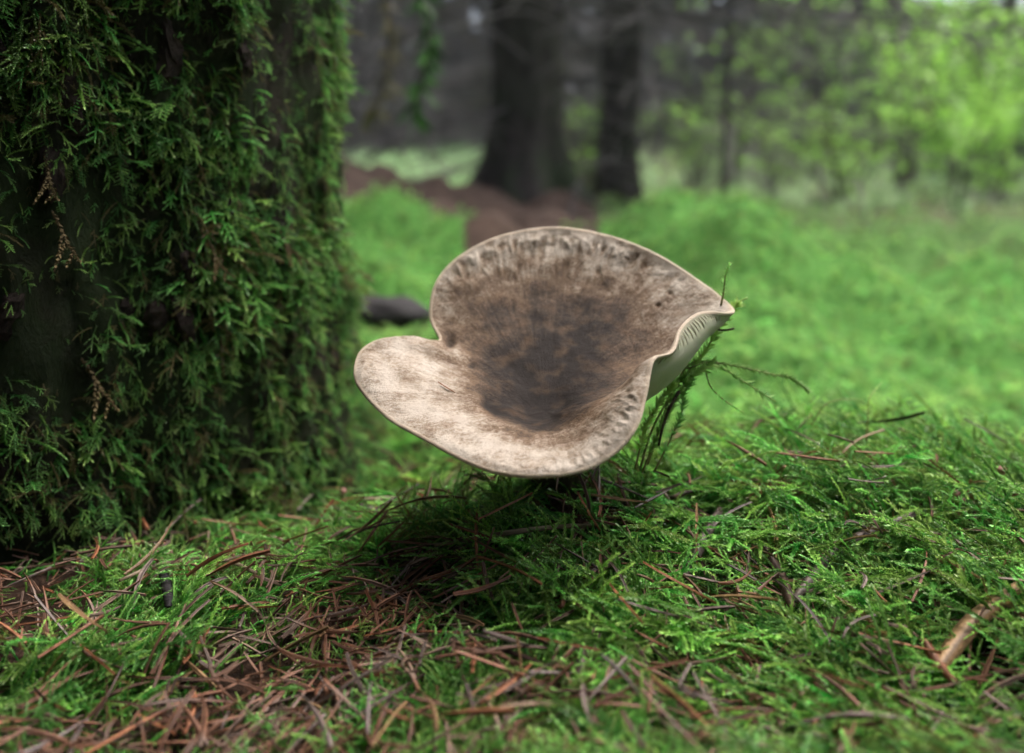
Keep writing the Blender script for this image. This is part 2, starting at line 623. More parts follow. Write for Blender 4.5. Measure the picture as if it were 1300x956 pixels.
# ------------------------------------------------------------------ moss shoot prototypes
def shoot(rng, L, style, leafL=0.0019, leafW=0.00095, dens=2.9):
    """a leafy moss stem growing from the origin along +Z and arching to +X"""
    mb = MB()

    def leafy(path, r0, l0, w0, per_mm, t0, t1):
        tot = sum((path[q + 1] - path[q]).length for q in range(len(path) - 1))
        nl = max(4, int(tot * 1000 * per_mm))
        ph = rng.random() * 6
        for q in range(nl):
            f = (q + rng.random() * 0.6) / nl
            x = f * (len(path) - 1)
            i0 = min(int(x), len(path) - 2)
            p = path[i0].lerp(path[i0 + 1], x - i0)
            d = (path[i0 + 1] - path[i0]).normalized()
            a = d.orthogonal().normalized()
            b = d.cross(a)
            ph += 2.4
            o = a * math.cos(ph) + b * math.sin(ph)
            sc = (0.75 + 0.5 * rng.random()) * (1 - 0.45 * f ** 3)
            sp = 0.32 + 0.5 * rng.random()
            mb.leaf(p + o * r0, d + o * sp, o * -1 + d * 0.6, l0 * sc, w0 * sc, t0 + (t1 - t0) * f + 0.12 * (rng.random() - 0.5))
        # pointed tip bud
        mb.leaf(path[-1] - (path[-1] - path[-2]).normalized() * l0 * 0.4, path[-1] - path[-2], Vector((0, 0, 1)), l0 * 1.1, w0 * 0.9, t1)

    n = 9
    bend = 0.5 + 0.9 * rng.random()
    wob = [rng.normal() * 0.06 for _ in range(n)]
    path = []
    p = Vector((0, 0, 0))
    for q in range(n):
        path.append(p.copy())
        a = bend * (q / n) ** 1.3
        p = p + Vector((math.sin(a), wob[q], math.cos(a))) * (L / (n - 1))
    mb.tube(path, [0.00028] * n, 3, 0.0, 0.7, cap=False)
    leafy(path, 0.0001, leafL, leafW, dens, 0.25, 1.0)
    if style == 'feather':
        for q in range(2, n):
            for s in (-1, 1):
                if rng.random() < 0.85:
                    f = q / n
                    bl = L * (0.16 + 0.22 * math.sin(PI * min(1, f * 0.95))) * (0.7 + 0.5 * rng.random())
                    d = (path[min(q + 1, n - 1)] - path[q - 1]).normalized()
                    side = Vector((0, s, 0))
                    bd = (d * 0.75 + side).normalized()
                    bp = [path[q] + (bd * x + Vector((0.0, 0, -0.25)) * x * x / bl) for x in (0, bl * 0.5, bl)]
                    leafy(bp, 0.0001, leafL * 0.62, leafW * 0.7, dens * 1.2, 0.35 + 0.3 * f, 0.95)
    elif style == 'branched':
        for q in (3, 4, 6):
            s = 1 if rng.random() < 0.5 else -1
            bl = L * (0.25 + 0.25 * rng.random())
            d = (path[q + 1] - path[q]).normalized()
            bd = (d + Vector((0, s * 0.9, 0.1 * rng.normal()))).normalized()
            bp = [path[q] + bd * x + Vector((0, 0, 0.15)) * x for x in (0, bl * 0.4, bl)]
            leafy(bp, 0.0001, leafL * 0.9, leafW * 0.9, dens, 0.4, 1.0)
    return mb


def gn_scatter(name, protos, P, Rv, S, vid, mat, parent=None):
    """one object: prototype shoots + points in one mesh; a node group instances the shoots on the points"""
    V, F, T, pid = [], [], [], []
    for q, mb in enumerate(protos):
        o = len(V)
        V += mb.V
        F += [tuple(i + o for i in f) for f in mb.F]
        T += mb.T
        pid += [q] * len(mb.V)
    npv = len(V)
    N = len(P)
    V = np.concatenate([np.array(V, float), np.asarray(P, float)])
    attrs = {'t': ('FLOAT', np.concatenate([T, np.zeros(N)])),
             'pid': ('INT', np.concatenate([pid, -np.ones(N)])),
             'rot': ('FLOAT_VECTOR', np.concatenate([np.zeros((npv, 3)), Rv])),
             'scl': ('FLOAT', np.concatenate([np.ones(npv), S])),
             'vid': ('INT', np.concatenate([np.zeros(npv), vid]))}
    o = mesh_obj(name, V, F, mat, parent, attrs)
    ng = bpy.data.node_groups.new(name + '_scatter', 'GeometryNodeTree')
    ng.interface.new_socket('Geometry', in_out='INPUT', socket_type='NodeSocketGeometry')
    ng.interface.new_socket('Geometry', in_out='OUTPUT', socket_type='NodeSocketGeometry')
    nn, ll = ng.nodes, ng.links
    gi, go = nn.new('NodeGroupInput'), nn.new('NodeGroupOutput')

    def named(nm, typ):
        a = nn.new('GeometryNodeInputNamedAttribute')
        a.data_type = typ
        a.inputs[0].default_value = nm
        return a.outputs[0]

    pidn = named('pid', 'INT')

    def sep(val):
        c = nn.new('FunctionNodeCompare')
        c.data_type = 'INT'
        c.operation = 'EQUAL'
        ll.new(pidn, c.inputs[2])
        c.inputs[3].default_value = val
        s = nn.new('GeometryNodeSeparateGeometry')
        s.domain = 'POINT'
        ll.new(gi.outputs[0], s.inputs[0])
        ll.new(c.outputs[0], s.inputs[1])
        return s.outputs[0]

    join = nn.new('GeometryNodeJoinGeometry')
    for q in range(len(protos)):
        g = nn.new('GeometryNodeGeometryToInstance')
        ll.new(sep(q), g.inputs[0])
        ll.new(g.outputs[0], join.inputs[0])
    iop = nn.new('GeometryNodeInstanceOnPoints')
    ll.new(sep(-1), iop.inputs['Points'])
    ll.new(join.outputs[0], iop.inputs['Instance'])
    iop.inputs['Pick Instance'].default_value = True
    ll.new(named('vid', 'INT'), iop.inputs['Instance Index'])
    e2r = nn.new('FunctionNodeEulerToRotation')
    ll.new(named('rot', 'FLOAT_VECTOR'), e2r.inputs[0])
    ll.new(e2r.outputs[0], iop.inputs['Rotation'])
    ll.new(named('scl', 'FLOAT'), iop.inputs['Scale'])
    ll.new(iop.outputs[0], go.inputs[0])
    md = o.modifiers.new('scatter', 'NODES')
    md.node_group = ng
    return o


prng = np.random.default_rng(11)
PROT = [shoot(prng, 0.030, 'plain'), shoot(prng, 0.036, 'branched'), shoot(prng, 0.034, 'feather'), shoot(prng, 0.030, 'plain'),
        shoot(prng, 0.040, 'plain', 0.0020, 0.0010, 2.5), shoot(prng, 0.034, 'branched'), shoot(prng, 0.024, 'plain'), shoot(prng, 0.034, 'plain')]


def orient(nrm, az, tilt, roll):
    """rotation that carries +Z to a direction tilted from nrm towards azimuth az; the shoot arches that way"""
    q = nrm.to_track_quat('Z', 'Y') if False else Vector((0, 0, 1)).rotation_difference(nrm)
    m = q.to_matrix() @ Euler((0, 0, az)).to_matrix() @ Euler((0, tilt, 0)).to_matrix() @ Euler((0, 0, roll)).to_matrix()
    return m.to_euler()


# ---- moss carpet: near shoots
def scatter_ground(r0, r1, a0, a1, ds, accept, seed, tiltf, sclf, sink):
    rng = np.random.default_rng(seed)
    n = int((a1 - a0) * math.log(r1 / r0) / ds ** 2)
    th = a0 + (a1 - a0) * rng.random(n)
    r = r0 * np.exp(math.log(r1 / r0) * rng.random(n))
    xs, ys = r * np.sin(th), r * np.cos(th)
    keep = [q for q in range(n) if accept(xs[q], ys[q], rng)]
    xs, ys = xs[keep], ys[keep]
    zs = Hv(xs, ys)
    e = np.maximum(0.006, 0.02 * np.hypot(xs, ys))
    zx, zy = Hv(xs + e, ys), Hv(xs, ys + e)
    P, Rv, S, vid = [], [], [], []
    for q in range(len(xs)):
        nr = Vector((-(zx[q] - zs[q]) / e[q], -(zy[q] - zs[q]) / e[q], 1)).normalized()
        x, y = xs[q], ys[q]
        az, tilt = tiltf(x, y, rng)
        Rv.append(tuple(orient(nr, az, tilt, rng.normal() * 0.5)))
        s = sclf(x, y, rng)
        S.append(s)
        P.append((x, y, zs[q] - sink * s))
        vid.append(rng.integers(0, 8))
    return np.array(P), np.array(Rv), np.array(S), np.array(vid)


def in_trunk(x, y, pad=0.0):
    return math.hypot(x - TRUNK_C[0], y - TRUNK_C[1]) < TRUNK_R + pad


def acc_near(x, y, rng):
    if in_trunk(x, y, -0.01):
        return False
    l = litter_amt(x, y)
    return rng.random() < (1 - l) ** 1.2 * 0.9 + 0.2


def tilt_near(x, y, rng):
    base = PI + 0.5 + 2.4 * fbm(x, y, 7, 2, 4.4) if x > 0.02 else 2.0 * PI * fbm(x, y, 6, 2, 9.4)
    az = base + rng.normal() * 0.9
    return az, 0.5 + 0.85 * rng.random()


def scl_near(x, y, rng):
    r = math.hypot(x, y)
    s = (0.55 + 0.5 * rng.random()) * (0.92 if x < 0.0 else 1.08)
    if math.hypot(x - 0.012, y - 0.29) < 0.032:      # short shoots in the shelter of the cap
        s *= 0.5
    return s * (1 - 0.35 * litter_amt(x, y)) * (0.8 if r < 0.2 else 1)


A1 = scatter_ground(0.115, 0.66, -0.72, 0.72, 0.0098, acc_near, 21, tilt_near, scl_near, 0.004)
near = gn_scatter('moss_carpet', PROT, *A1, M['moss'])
tag(near, 'carpet of feathery green moss shoots around the mushroom', 'moss', kind='stuff')
print('near moss', len(A1[0]))


def acc_mid(x, y, rng):
    return rng.random() < (1 - litter_amt(x, y)) * (1.05 + 1.1 * fbm(x, y, 4.2, 2, 8.2) + 0.5 * fbm(x, y, 11, 2, 3.3)) and not in_trunk(x, y)


A2 = scatter_ground(0.60, 4.2, -0.75, 0.75, 0.0092, acc_mid, 22, lambda x, y, g: (g.random() * 6.28, 0.35 + 0.8 * g.random()),
                    lambda x, y, g: (0.42 + 0.35 * g.random()) * (1 + 0.35 * max(0, math.hypot(x, y) - 0.7)), 0.004)
PROT_LO = [shoot(prng, 0.030, 'plain', 0.0034, 0.0017, 1.1), shoot(prng, 0.034, 'branched', 0.0034, 0.0017, 1.0), shoot(prng, 0.03, 'feather', 0.0036, 0.0018, 0.8),
           shoot(prng, 0.026, 'branched', 0.0036, 0.0018, 1.0)]
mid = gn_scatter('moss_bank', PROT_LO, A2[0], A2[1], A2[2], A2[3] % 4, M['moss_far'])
tag(mid, 'soft bright green moss covering the banks behind the mushroom', 'moss', kind='stuff')
print('mid moss', len(A2[0]))

# ------------------------------------------------------------------ mossy tree trunk on the left
tree = empty('mossy_spruce_tree', (TRUNK_C[0], TRUNK_C[1], H(*TRUNK_C) - 0.03))
tag(tree, 'big spruce trunk thickly hung with dark green moss, right beside the mushroom', 'tree')
tbase = tree.location.z


def trunk_r(th, z):
    r = TRUNK_R * (1 - 0.02 * max(0, z))
    r += 0.012 * math.exp(-max(0, z) / 0.05) * (1 + 0.6 * math.sin(3 * th + 0.4))
    r += 0.010 * noise.noise(Vector((math.cos(th) * 3, math.sin(th) * 3, z * 4)))
    r += 0.010 * noise.noise(Vector((math.cos(th) * 11, math.sin(th) * 11, z * 16)))
    r += 0.008 * abs(noise.noise(Vector((math.cos(th) * 24, math.sin(th) * 24, z * 40))))
    return max(0.03, r)


NT = 160
zz = np.concatenate([np.linspace(-0.06, 0.45, 90), np.linspace(0.48, 9, 36)])
V, F = [], []
for z in zz:
    for j in range(NT):
        th = 2 * PI * j / NT
        r = trunk_r(th, z) * (1 if z < 1 else 1 - 0.06 * (z - 1))
        V.append((r * math.cos(th), r * math.sin(th), z))
for i in range(len(zz) - 1):
    for j in range(NT):
        j2 = (j + 1) % NT
        F.append((i * NT + j, i * NT + j2, (i + 1) * NT + j2, (i + 1) * NT + j))
F.append(tuple((len(zz) - 1) * NT + j for j in range(NT)))
mesh_obj('trunk', V, F, M['bark'], tree)

# bark plates
prn = np.random.default_rng(5)
plate_meshes = []
for q in range(5):
    mb = MB()
    w_, h_, d_ = 0.007 + 0.004 * prn.random(), 0.014 + 0.010 * prn.random(), 0.004
    nx, nz = 4, 6
    Vp, Fp = [], []
    for b in range(nz + 1):
        for a in range(nx + 1):
            fx, fz = a / nx * 2 - 1, b / nz * 2 - 1
            ww = w_ * (1 - 0.35 * abs(fz) ** 2 + 0.2 * prn.normal() * 0.5)
            edge = (1 - abs(fx) ** 3) * (1 - abs(fz) ** 4)
            Vp.append((fx * ww + 0.0012 * prn.normal(), -d_ * edge * (0.3 + 1.0 * prn.random()) + 0.003 * (1 - edge), fz * h_ + 0.002 * prn.normal()))
    for b in range(nz):
        for a in range(nx):
            i0 = b * (nx + 1) + a
            Fp.append((i0, i0 + 1, i0 + nx + 2, i0 + nx + 1))
    me = mesh_obj('bark_plate', Vp, Fp, M['plate'], tree, smooth=False)
    plate_meshes.append(me)
spots = []
for q in range(48):
    th = -PI / 2 + prn.uniform(-0.1, 1.15)
    z = prn.uniform(0.13, 0.40)
    spots.append((th, z))
for q, (th, z) in enumerate(spots):
    o = plate_meshes[q] if q < 5 else plate_meshes[q % 5].copy()
    if q >= 5:
        COL.objects.link(o)
    r = trunk_r(th, z) + 0.002
    o.location = (r * math.cos(th), r * math.sin(th), z)
    o.rotation_euler = (prn.normal() * 0.08, prn.normal() * 0.15, th + PI / 2)
    s = prn.uniform(0.25, 0.5)
    o.scale = (s, s, s)

# moss hanging on the bark
P, Rv, S, vid = [], [], [], []
tr = np.random.default_rng(31)
cnt = 0
while cnt < 30000:
    th = -PI / 2 + tr.uniform(-1.5, 2.3)
    z = tr.uniform(-0.01, 0.5)
    n0 = fbm(th * 0.16 * 1.0, z, 16, 3, 6.6)
    side = max(0, min(1, (th + PI / 2) / 1.2))           # right-hand side is thickest
    low = max(0, 1 - z / 0.16)
    if tr.random() > 0.36 + 0.5 * side + 0.5 * low + 1.4 * n0:
        continue
    cnt += 1
    r = trunk_r(th, z)
    out = Vector((math.cos(th), math.sin(th), 0))
    d = (out * tr.uniform(0.15, 0.6) + Vector((0, 0, -1)) * tr.uniform(-0.25, 1.2) + Vector((-math.sin(th), math.cos(th), 0)) * tr.normal() * 0.7).normalized()
    # +X of the shoot (its arch) must point down
    xa = (Vector((0, 0, -1)) - d * d.dot(Vector((0, 0, -1))))
    xa = xa.normalized() if xa.length > 0.01 else out
    ya = d.cross(xa)
    m = Matrix((xa, ya, d)).transposed()
    P.append((r * math.cos(th), r * math.sin(th), z))
    Rv.append(tuple(m.to_euler()))
    S.append(tr.uniform(0.3, 0.78) * (0.85 + 0.2 * side) * max(0.4, 1 + 1.1 * n0) * (1 - 0.35 * min(1, z / 0.3)))
    vid.append(tr.integers(0, 6))
PROT_T = [shoot(prng, 0.014, 'branched', 0.0019, 0.0010, 2.6), shoot(prng, 0.019, 'plain', 0.0019, 0.0010, 2.6), shoot(prng, 0.017, 'branched', 0.0017, 0.0009, 2.8),
          shoot(prng, 0.012, 'plain', 0.0020, 0.0011, 2.6), shoot(prng, 0.022, 'branched', 0.0018, 0.0009, 2.4), shoot(prng, 0.016, 'feather', 0.0019, 0.001, 2.4)]
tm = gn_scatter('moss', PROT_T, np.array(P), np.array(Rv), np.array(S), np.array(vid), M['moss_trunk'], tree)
tag(tm, 'dark green moss shoots hanging from the bark', kind='stuff')

# dead brown moss tufts hanging on the bark: parts
mbt = shoot(prng, 0.03, 'branched', 0.003, 0.0016, 1.6)
kd = Mat('dead_moss', 0.7, 0.2)
kd.color(kd.ramp(kd.attr('t').outputs['Fac'], [(0.0, (0.05, 0.038, 0.018)), (1.0, (0.15, 0.115, 0.05))]))
tuft0 = mbt.build('dead_moss_tuft', kd.m, tree)
for q in range(16):
    o = tuft0 if q == 0 else tuft0.copy()
    if q: COL.objects.link(o)
    th = -PI / 2 + prn.uniform(-0.7, 1.2)
    z = prn.uniform(0.03, 0.2)
    r = trunk_r(th, z) + 0.004
    out = Vector((math.cos(th), math.sin(th), 0))
    d = (out * 0.5 + Vector((0, 0, -1)) + Vector((-math.sin(th), math.cos(th), 0)) * prn.normal() * 0.3).normalized()
    xa = out - d * d.dot(out)
    xa.normalize()
    o.matrix_local = Matrix.Translation((r * math.cos(th), r * math.sin(th), z)) @ Matrix((xa, d.cross(xa), d)).transposed().to_4x4() @ Matrix.Scale(prn.uniform(0.6, 1.0), 4)


# ------------------------------------------------------------------ spruce trees of the wood
def make_spruce(seed, Rb, Ht, cz, cr):
    rng = np.random.default_rng(seed)
    root = empty('spruce_tree')
    # trunk
    V, F = [], []
    zs = np.concatenate([np.linspace(-0.15, 1.2, 22), np.linspace(1.4, Ht, 16)])
    ns = 28
    for z in zs:
        for j in range(ns):
            th = 2 * PI * j / ns
            fl = 1 + 0.75 * math.exp(-max(0, z) / 0.12) * (0.7 + 0.5 * math.sin(4 * th + seed) + 0.3 * math.sin(7 * th))
            r = Rb * (1 - 0.85 * max(0, z) / Ht) * fl
            r *= 1 + 0.10 * noise.noise(Vector((math.cos(th) * 3, math.sin(th) * 3, z * 3 + seed)))
            V.append((r * math.cos(th), r * math.sin(th), z))
    for i in range(len(zs) - 1):
        for j in range(ns):
            j2 = (j + 1) % ns
            F.append((i * ns + j, i * ns + j2, (i + 1) * ns + j2, (i + 1) * ns + j))
    F.append(tuple((len(zs) - 1) * ns + j for j in range(ns)))
    mesh_obj('trunk', V, F, M['bark_far'], root)
    # dead lower limbs with twigs
    mb = MB()
    for q in range(84):
        z = 0.35 + 4.4 * rng.random() ** 1.3
        th = rng.random() * 2 * PI
        L = (0.8 + 1.3 * rng.random())
        d = Vector((math.cos(th), math.sin(th), 0))
        pts = [d * (Rb * 0.7) + Vector((0, 0, z))]
        for f in (0.25, 0.5, 0.75, 1.0):
            pts.append(d * (Rb * 0.7 + L * f) + Vector((rng.normal() * 0.05, rng.normal() * 0.05, z - 0.25 * L * f * f + 0.04 * rng.normal())))
        mb.tube(pts, [0.008, 0.0065, 0.005, 0.0035, 0.002], 4, cap=False)
        for w_ in range(17):
            f = 0.2 + 0.8 * rng.random()
            i0 = min(3, int(f * 4))
            p = pts[i0].lerp(pts[i0 + 1], f * 4 - i0)
            sd = Vector((-d.y, d.x, 0)) * (1 if rng.random() < .5 else -1)
            tl = 0.2 + 0.35 * rng.random()
            e = p + (sd * 0.8 + d * 0.5 + Vector((0, 0, -0.35 + 0.3 * rng.normal()))).normalized() * tl
            mb.tube([p, p.lerp(e, .5) + Vector((0, 0, 0.02)), e], [0.0045, 0.0035, 0.002], 3, cap=False)
    mb.build('dead_limbs', M['dead'], root)
    # living crown
    cb = MB()
    nb = 70
    for q in range(nb):
        f = q / nb
        z = cz + (Ht - cz - 0.2) * f
        L = cr * (1 - f) ** 0.8 + 0.2
        th = q * 2.4
        d = Vector((math.cos(th), math.sin(th), 0))
        sd = Vector((-d.y, d.x, 0))
        pts = [Vector((0, 0, z)) + d * (L * g) + Vector((0, 0, -0.35 * L * g * g)) for g in (0, 0.35, 0.7, 1)]
        cb.tube(pts, [0.02, 0.014, 0.008, 0.003], 3, cap=False)
        for w_ in range(15 if cz > 2 else 30):
            g = rng.random() ** 0.7
            i0 = min(2, int(g * 3))
            p = pts[i0].lerp(pts[i0 + 1], g * 3 - i0)
            s = 1 if rng.random() < .5 else -1
            dd = (sd * s + d * 0.7 + Vector((0, 0, -0.5 * rng.random()))).normalized()
            cb.leaf(p, dd, Vector((rng.normal() * 0.5, rng.normal() * 0.5, 1)), 0.25 + 0.3 * rng.random(), 0.10 + 0.05 * rng.random(), rng.random())
    cb.build('crown', M['spruce'], root)
    return root


sp1 = make_spruce(3, 0.155, 14, 6.0, 1.6)
sp2 = make_spruce(8, 0.11, 12, 5.2, 1.5)
sp4 = make_spruce(23, 0.13, 11, 1.9, 2.0)  # low dense crown, shaped to shade the near side
sp3 = make_spruce(14, 0.06, 8.5, 4.4, 0.9)


def put_tree(proto, x, y, sc, rz, label, first=False, group=None, lean=0.0):
    t = proto if first else copy_tree(proto)
    t.location = (x, y, H(x, y) - 0.02)
    t.rotation_euler = (0, lean, rz)
    t.scale = (sc, sc, sc)
    tag(t, label, 'tree', group)
    return t


pA = pixy(669, 258, 3.5)
put_tree(sp1, pA.x, pA.y, 1.0, 0.3, 'dark spruce trunk with flared root base standing on the brown needle bank', True)
pB = pixy(782, 256, 4.4)
put_tree(sp2, pB.x, pB.y, 0.98, 1.2, 'slimmer dark spruce trunk just right of the flared trunk', True)
pC = pixy(918, 268, 4.2)
put_tree(sp3, pC.x, pC.y, 0.33, 2.0, 'thin dark spruce stem rising behind the mossy bank', True, lean=0.03)
rt = np.random.default_rng(77)
placed = [(pA.x, pA.y), (pB.x, pB.y), (pC.x, pC.y)]
cntt = 0
tries = 0
while cntt < 46 and tries < 3000:
    tries += 1
    th = rt.uniform(-0.75, 0.85)
    r = rt.uniform(5.5, 19)
    x, y = r * math.sin(th), r * math.cos(th)
    if min(math.hypot(x - a, y - b) for a, b in placed) < 1.5:
        continue
    if -0.19 < th < -0.06 and r < 12:          # open pale green gap between the trunks
        continue
    if th > 0.22 and r < 10.5:
        continue
    # the strip of sky that lights the clearing stays open
    f_ = max(0, min(7, (x + 0.9) * 0.64 + (y - 7.5) * 0.77))
    if math.hypot(x + 0.9 - 0.64 * f_, y - 7.5 - 0.77 * f_) < 3.2:
        continue
    placed.append((x, y))
    put_tree((sp1, sp2, sp3)[cntt % 3], x, y, rt.uniform(0.75, 1.15), rt.uniform(0, 6.28),
             'spruce tree with dead lower branches in the dim wood behind', group='spruces of the wood behind', lean=rt.normal() * 0.02)
    cntt += 1
# unseen trees added around the viewpoint: they close the wood and shade the near side of the trunk
for q, (x, y, s) in enumerate([(-1.2, -1.9, 1.0), (1.2, -2.6, 1.0), (-3.0, -0.6, 1.0), (-0.4, -4.2, 1.1), (-3.2, 2.4, 1.0), (-3.4, -3.4, 1.0), (0.4, -1.7, 1.0)]):
    put_tree(sp4, x, y, s, q * 1.3, 'unseen spruce tree added on the near side of the mushroom for shade', first=(q == 0), group='added shade spruces around the viewpoint')

# distant wood, a ring of dark twiggy mass
rg = np.random.default_rng(91)
nq = 120000
th = rg.uniform(-PI, PI, nq)
r = rg.uniform(19, 26, nq)
hmax = np.where(np.abs(th - 0.60) < 0.16, 3.3, 13.0)
z = -0.3 + hmax * rg.random(nq) ** 1.15
c = np.stack([r * np.sin(th), r * np.cos(th), z], -1)
a = rg.normal(size=(nq, 3)); a[:, 2] *= 0.35
a /= np.linalg.norm(a, axis=1)[:, None]
b = np.cross(a, rg.normal(size=(nq, 3)))
b /= np.linalg.norm(b, axis=1)[:, None]
la = rg.uniform(0.3, 0.7, nq)[:, None]
lb = rg.uniform(0.08, 0.2, nq)[:, None]
V = np.stack([c - a * la, c - b * lb, c + a * la, c + b * lb], 1).reshape(-1, 3)
F = np.arange(nq * 4).reshape(-1, 4)
tag(mesh_obj('distant_wood', V, F, M['distant'], None, None, False), 'dense dim wood of branches and twigs far behind the trees', 'wood', kind='stuff')

# pale grass in the clearing between the trunks and on the far right
mbg = []
for q in range(4):
    mb = MB()
    g = np.random.default_rng(200 + q)
    for b_ in range(9):
        az = g.random() * 6.28
        L = 0.10 + 0.10 * g.random()
        d = Vector((math.cos(az), math.sin(az), 0))
        sd = Vector((-d.y, d.x, 0)) * 0.004
        pts = [Vector((0, 0, 0)) + d * 0.02 * g.random()]
        for f in (0.4, 0.75, 1.0):
            pts.append(pts[0] + d * L * 0.7 * f * f + Vector((0, 0, L * (f - 0.35 * f * f))))
        Vv = []
        for i_, p in enumerate(pts):
            s_ = sd * (1 - i_ / 3.2)
            Vv += [p - s_, p + s_]
        mb.add(Vv, [(0, 1, 3, 2), (2, 3, 5, 4), (4, 5, 7, 6)], [0, 0, .3, .3, .7, .7, 1, 1])
    mbg.append(mb)


def acc_grass(x, y, g):
    an = math.atan2(x, y)
    return (-0.25 < an < -0.02) or (an > 0.1 and g.random() < 0.14)


A3 = scatter_ground(4.3, 14, -0.3, 0.75, 0.0125, acc_grass, 41, lambda x, y, g: (g.random() * 6.28, 0.3 * g.random()),
                    lambda x, y, g: (0.6 + 0.5 * g.random()) * (0.6 + 0.1 * math.hypot(x, y)), 0.005)
tag(gn_scatter('clearing_grass', mbg, A3[0], A3[1], A3[2], A3[3] % 4, M['grass']), 'pale green grass in the clearing beyond the trunks', 'grass', kind='stuff')


# ------------------------------------------------------------------ leafy shrubs
def make_shrub(seed, Ht, W, nl, leaf=0.05):
    g = np.random.default_rng(seed)
    root = empty('leafy_shrub')
    st, lf = MB(), MB()
    tips = []
    for q in range(9):
        az = g.random() * 6.28
        d = Vector((math.cos(az), math.sin(az), 0))
        L = Ht * (0.6 + 0.4 * g.random())
        pts = [d * 0.04]
        for f in (0.33, 0.66, 1.0):
            pts.append(d * W * f * f * (0.5 + 0.5 * g.random()) + Vector((g.normal() * 0.04, g.normal() * 0.04, L * f)))
        st.tube(pts, [0.012, 0.009, 0.006, 0.003], 4)
        for w_ in range(8):
            f = 0.25 + 0.75 * g.random()
            i0 = min(2, int(f * 3))
            p = pts[i0].lerp(pts[i0 + 1], f * 3 - i0)
            e = p + Vector((g.normal(), g.normal(), 0.3 * g.normal() + 0.1)).normalized() * W * (0.25 + 0.4 * g.random())
            st.tube([p, p.lerp(e, 0.5) + Vector((0, 0, 0.03)), e], [0.004, 0.003, 0.0015], 3)
            tips.append((p, e))
    for q in range(nl):
        p, e = tips[g.integers(0, len(tips))]
        f = 0.3 + 0.75 * g.random()
        c_ = p.lerp(e, f) + Vector((g.normal(), g.normal(), g.normal())) * 0.05
        d = Vector((g.normal(), g.normal(), -0.25 + 0.4 * g.normal())).normalized()
        L = leaf * (0.6 + 0.8 * g.random())
        lf.leaf(c_, d, Vector((0.5 * g.normal(), 0.5 * g.normal(), 1)), L, L * 0.62, g.random(), 0.12)
    st.build('stems', M['twig'], root)
    lf.build('crown', M['leaf'], root)
    return root


sh1 = make_shrub(1, 1.5, 0.8, 1500, 0.06)
sh2 = make_shrub(2, 0.8, 0.55, 420, 0.05)
sh3 = make_shrub(3, 2.4, 1.0, 700, 0.06)
shr = [
    (sh1, 1255, 285, 5.0, 1.0, 'dense bright green leafy shrub glowing at the edge of the wood'),
    (sh3, 1140, 280, 6.5, 0.9, 'tall loose bright green shrub beside the dense one'),
    (sh1, 1330, 280, 6.0, 1.2, 'bright green leafy shrub behind the dense one at the edge of the wood'),
    (sh2, 985, 272, 5.5, 0.9, 'low sparse leafy shrub right of the thin dark stem'),
    (sh2, 745, 262, 5.2, 0.8, 'small green shrub showing between the two dark trunks'),
    (sh2, 880, 270, 6.5, 1.0, 'small green shrub between the slim trunk and the thin stem'),
    (sh3, 930, 262, 8.0, 1.0, 'tall thin shrub with scattered leaves behind the thin dark stem'),
    (sh1, 1210, 290, 4.2, 0.55, 'small bushy bright shrub in front of the dense one'),
    (sh3, 1030, 268, 9.0, 1.2, 'tall leafy shrub deep in the wood behind the low ones'),
    (sh1, 1180, 262, 9.0, 1.3, 'wide bright shrub deep in the wood behind the tall loose one'),
    (sh2, 1070, 280, 5.0, 0.9, 'low leafy shrub at the foot of the tall loose shrub')]
seen = set()
for proto, px, py, y, s, lab in shr:
    p = pixy(px, py, y)
    o = proto if proto.name not in seen else copy_tree(proto)
    seen.add(proto.name)
    o.location = (p.x, p.y, H(p.x, p.y) - 0.01)
    o.rotation_euler = (0, 0, px * 0.37)
    o.scale = (s, s, s)
    tag(o, lab, 'shrub')


# hanging mossy spruce twig right of the near trunk
def hanging_twig(name, p0, p1, n, seed, label):
    g = np.random.default_rng(seed)
    mb, lf = MB(), MB()
    p0, p1 = Vector(p0), Vector(p1)
    pts = [p0.lerp(p1, f) + Vector((0.02 * math.sin(f * 4), 0, 0)) for f in np.linspace(0, 1, 8)]
    mb.tube(pts, [0.004, .0035, .003, .0025, .002, .0017, .0013, .001], 5)
    root = empty(name, p0)
    for q in range(n):
        f = g.random() ** 0.8
        x = f * 7
        i0 = min(6, int(x))
        p = pts[i0].lerp(pts[i0 + 1], x - i0)
        d = Vector((g.normal() * 0.8, g.normal() * 0.8, -0.8)).normalized()
        lf.leaf(p, d, Vector((g.normal(), g.normal(), 0.3)), 0.02 + 0.025 * g.random(), 0.004 + 0.004 * g.random(), g.random())
    for m_, nm, mt in ((mb, 'stem', M['twig']), (lf, 'moss', M['moss_trunk'])):
        o = m_.build(nm, mt, root)
        o.matrix_parent_inverse = Matrix.Translation(-p0)
    tag(root, label, 'twig')


a_, b_ = pixy(520, -40, 1.15), pixy(538, 150, 1.15)
hanging_twig('hanging_twig', a_, b_, 80, 4, 'blurred mossy twig hanging down beside the big mossy trunk')
a_, b_ = pixy(478, -40, 1.3), pixy(482, 170, 1.3)
hanging_twig('hanging_twig', a_, b_, 45, 5, 'fainter mossy twig hanging between big trunk and brighter twig')

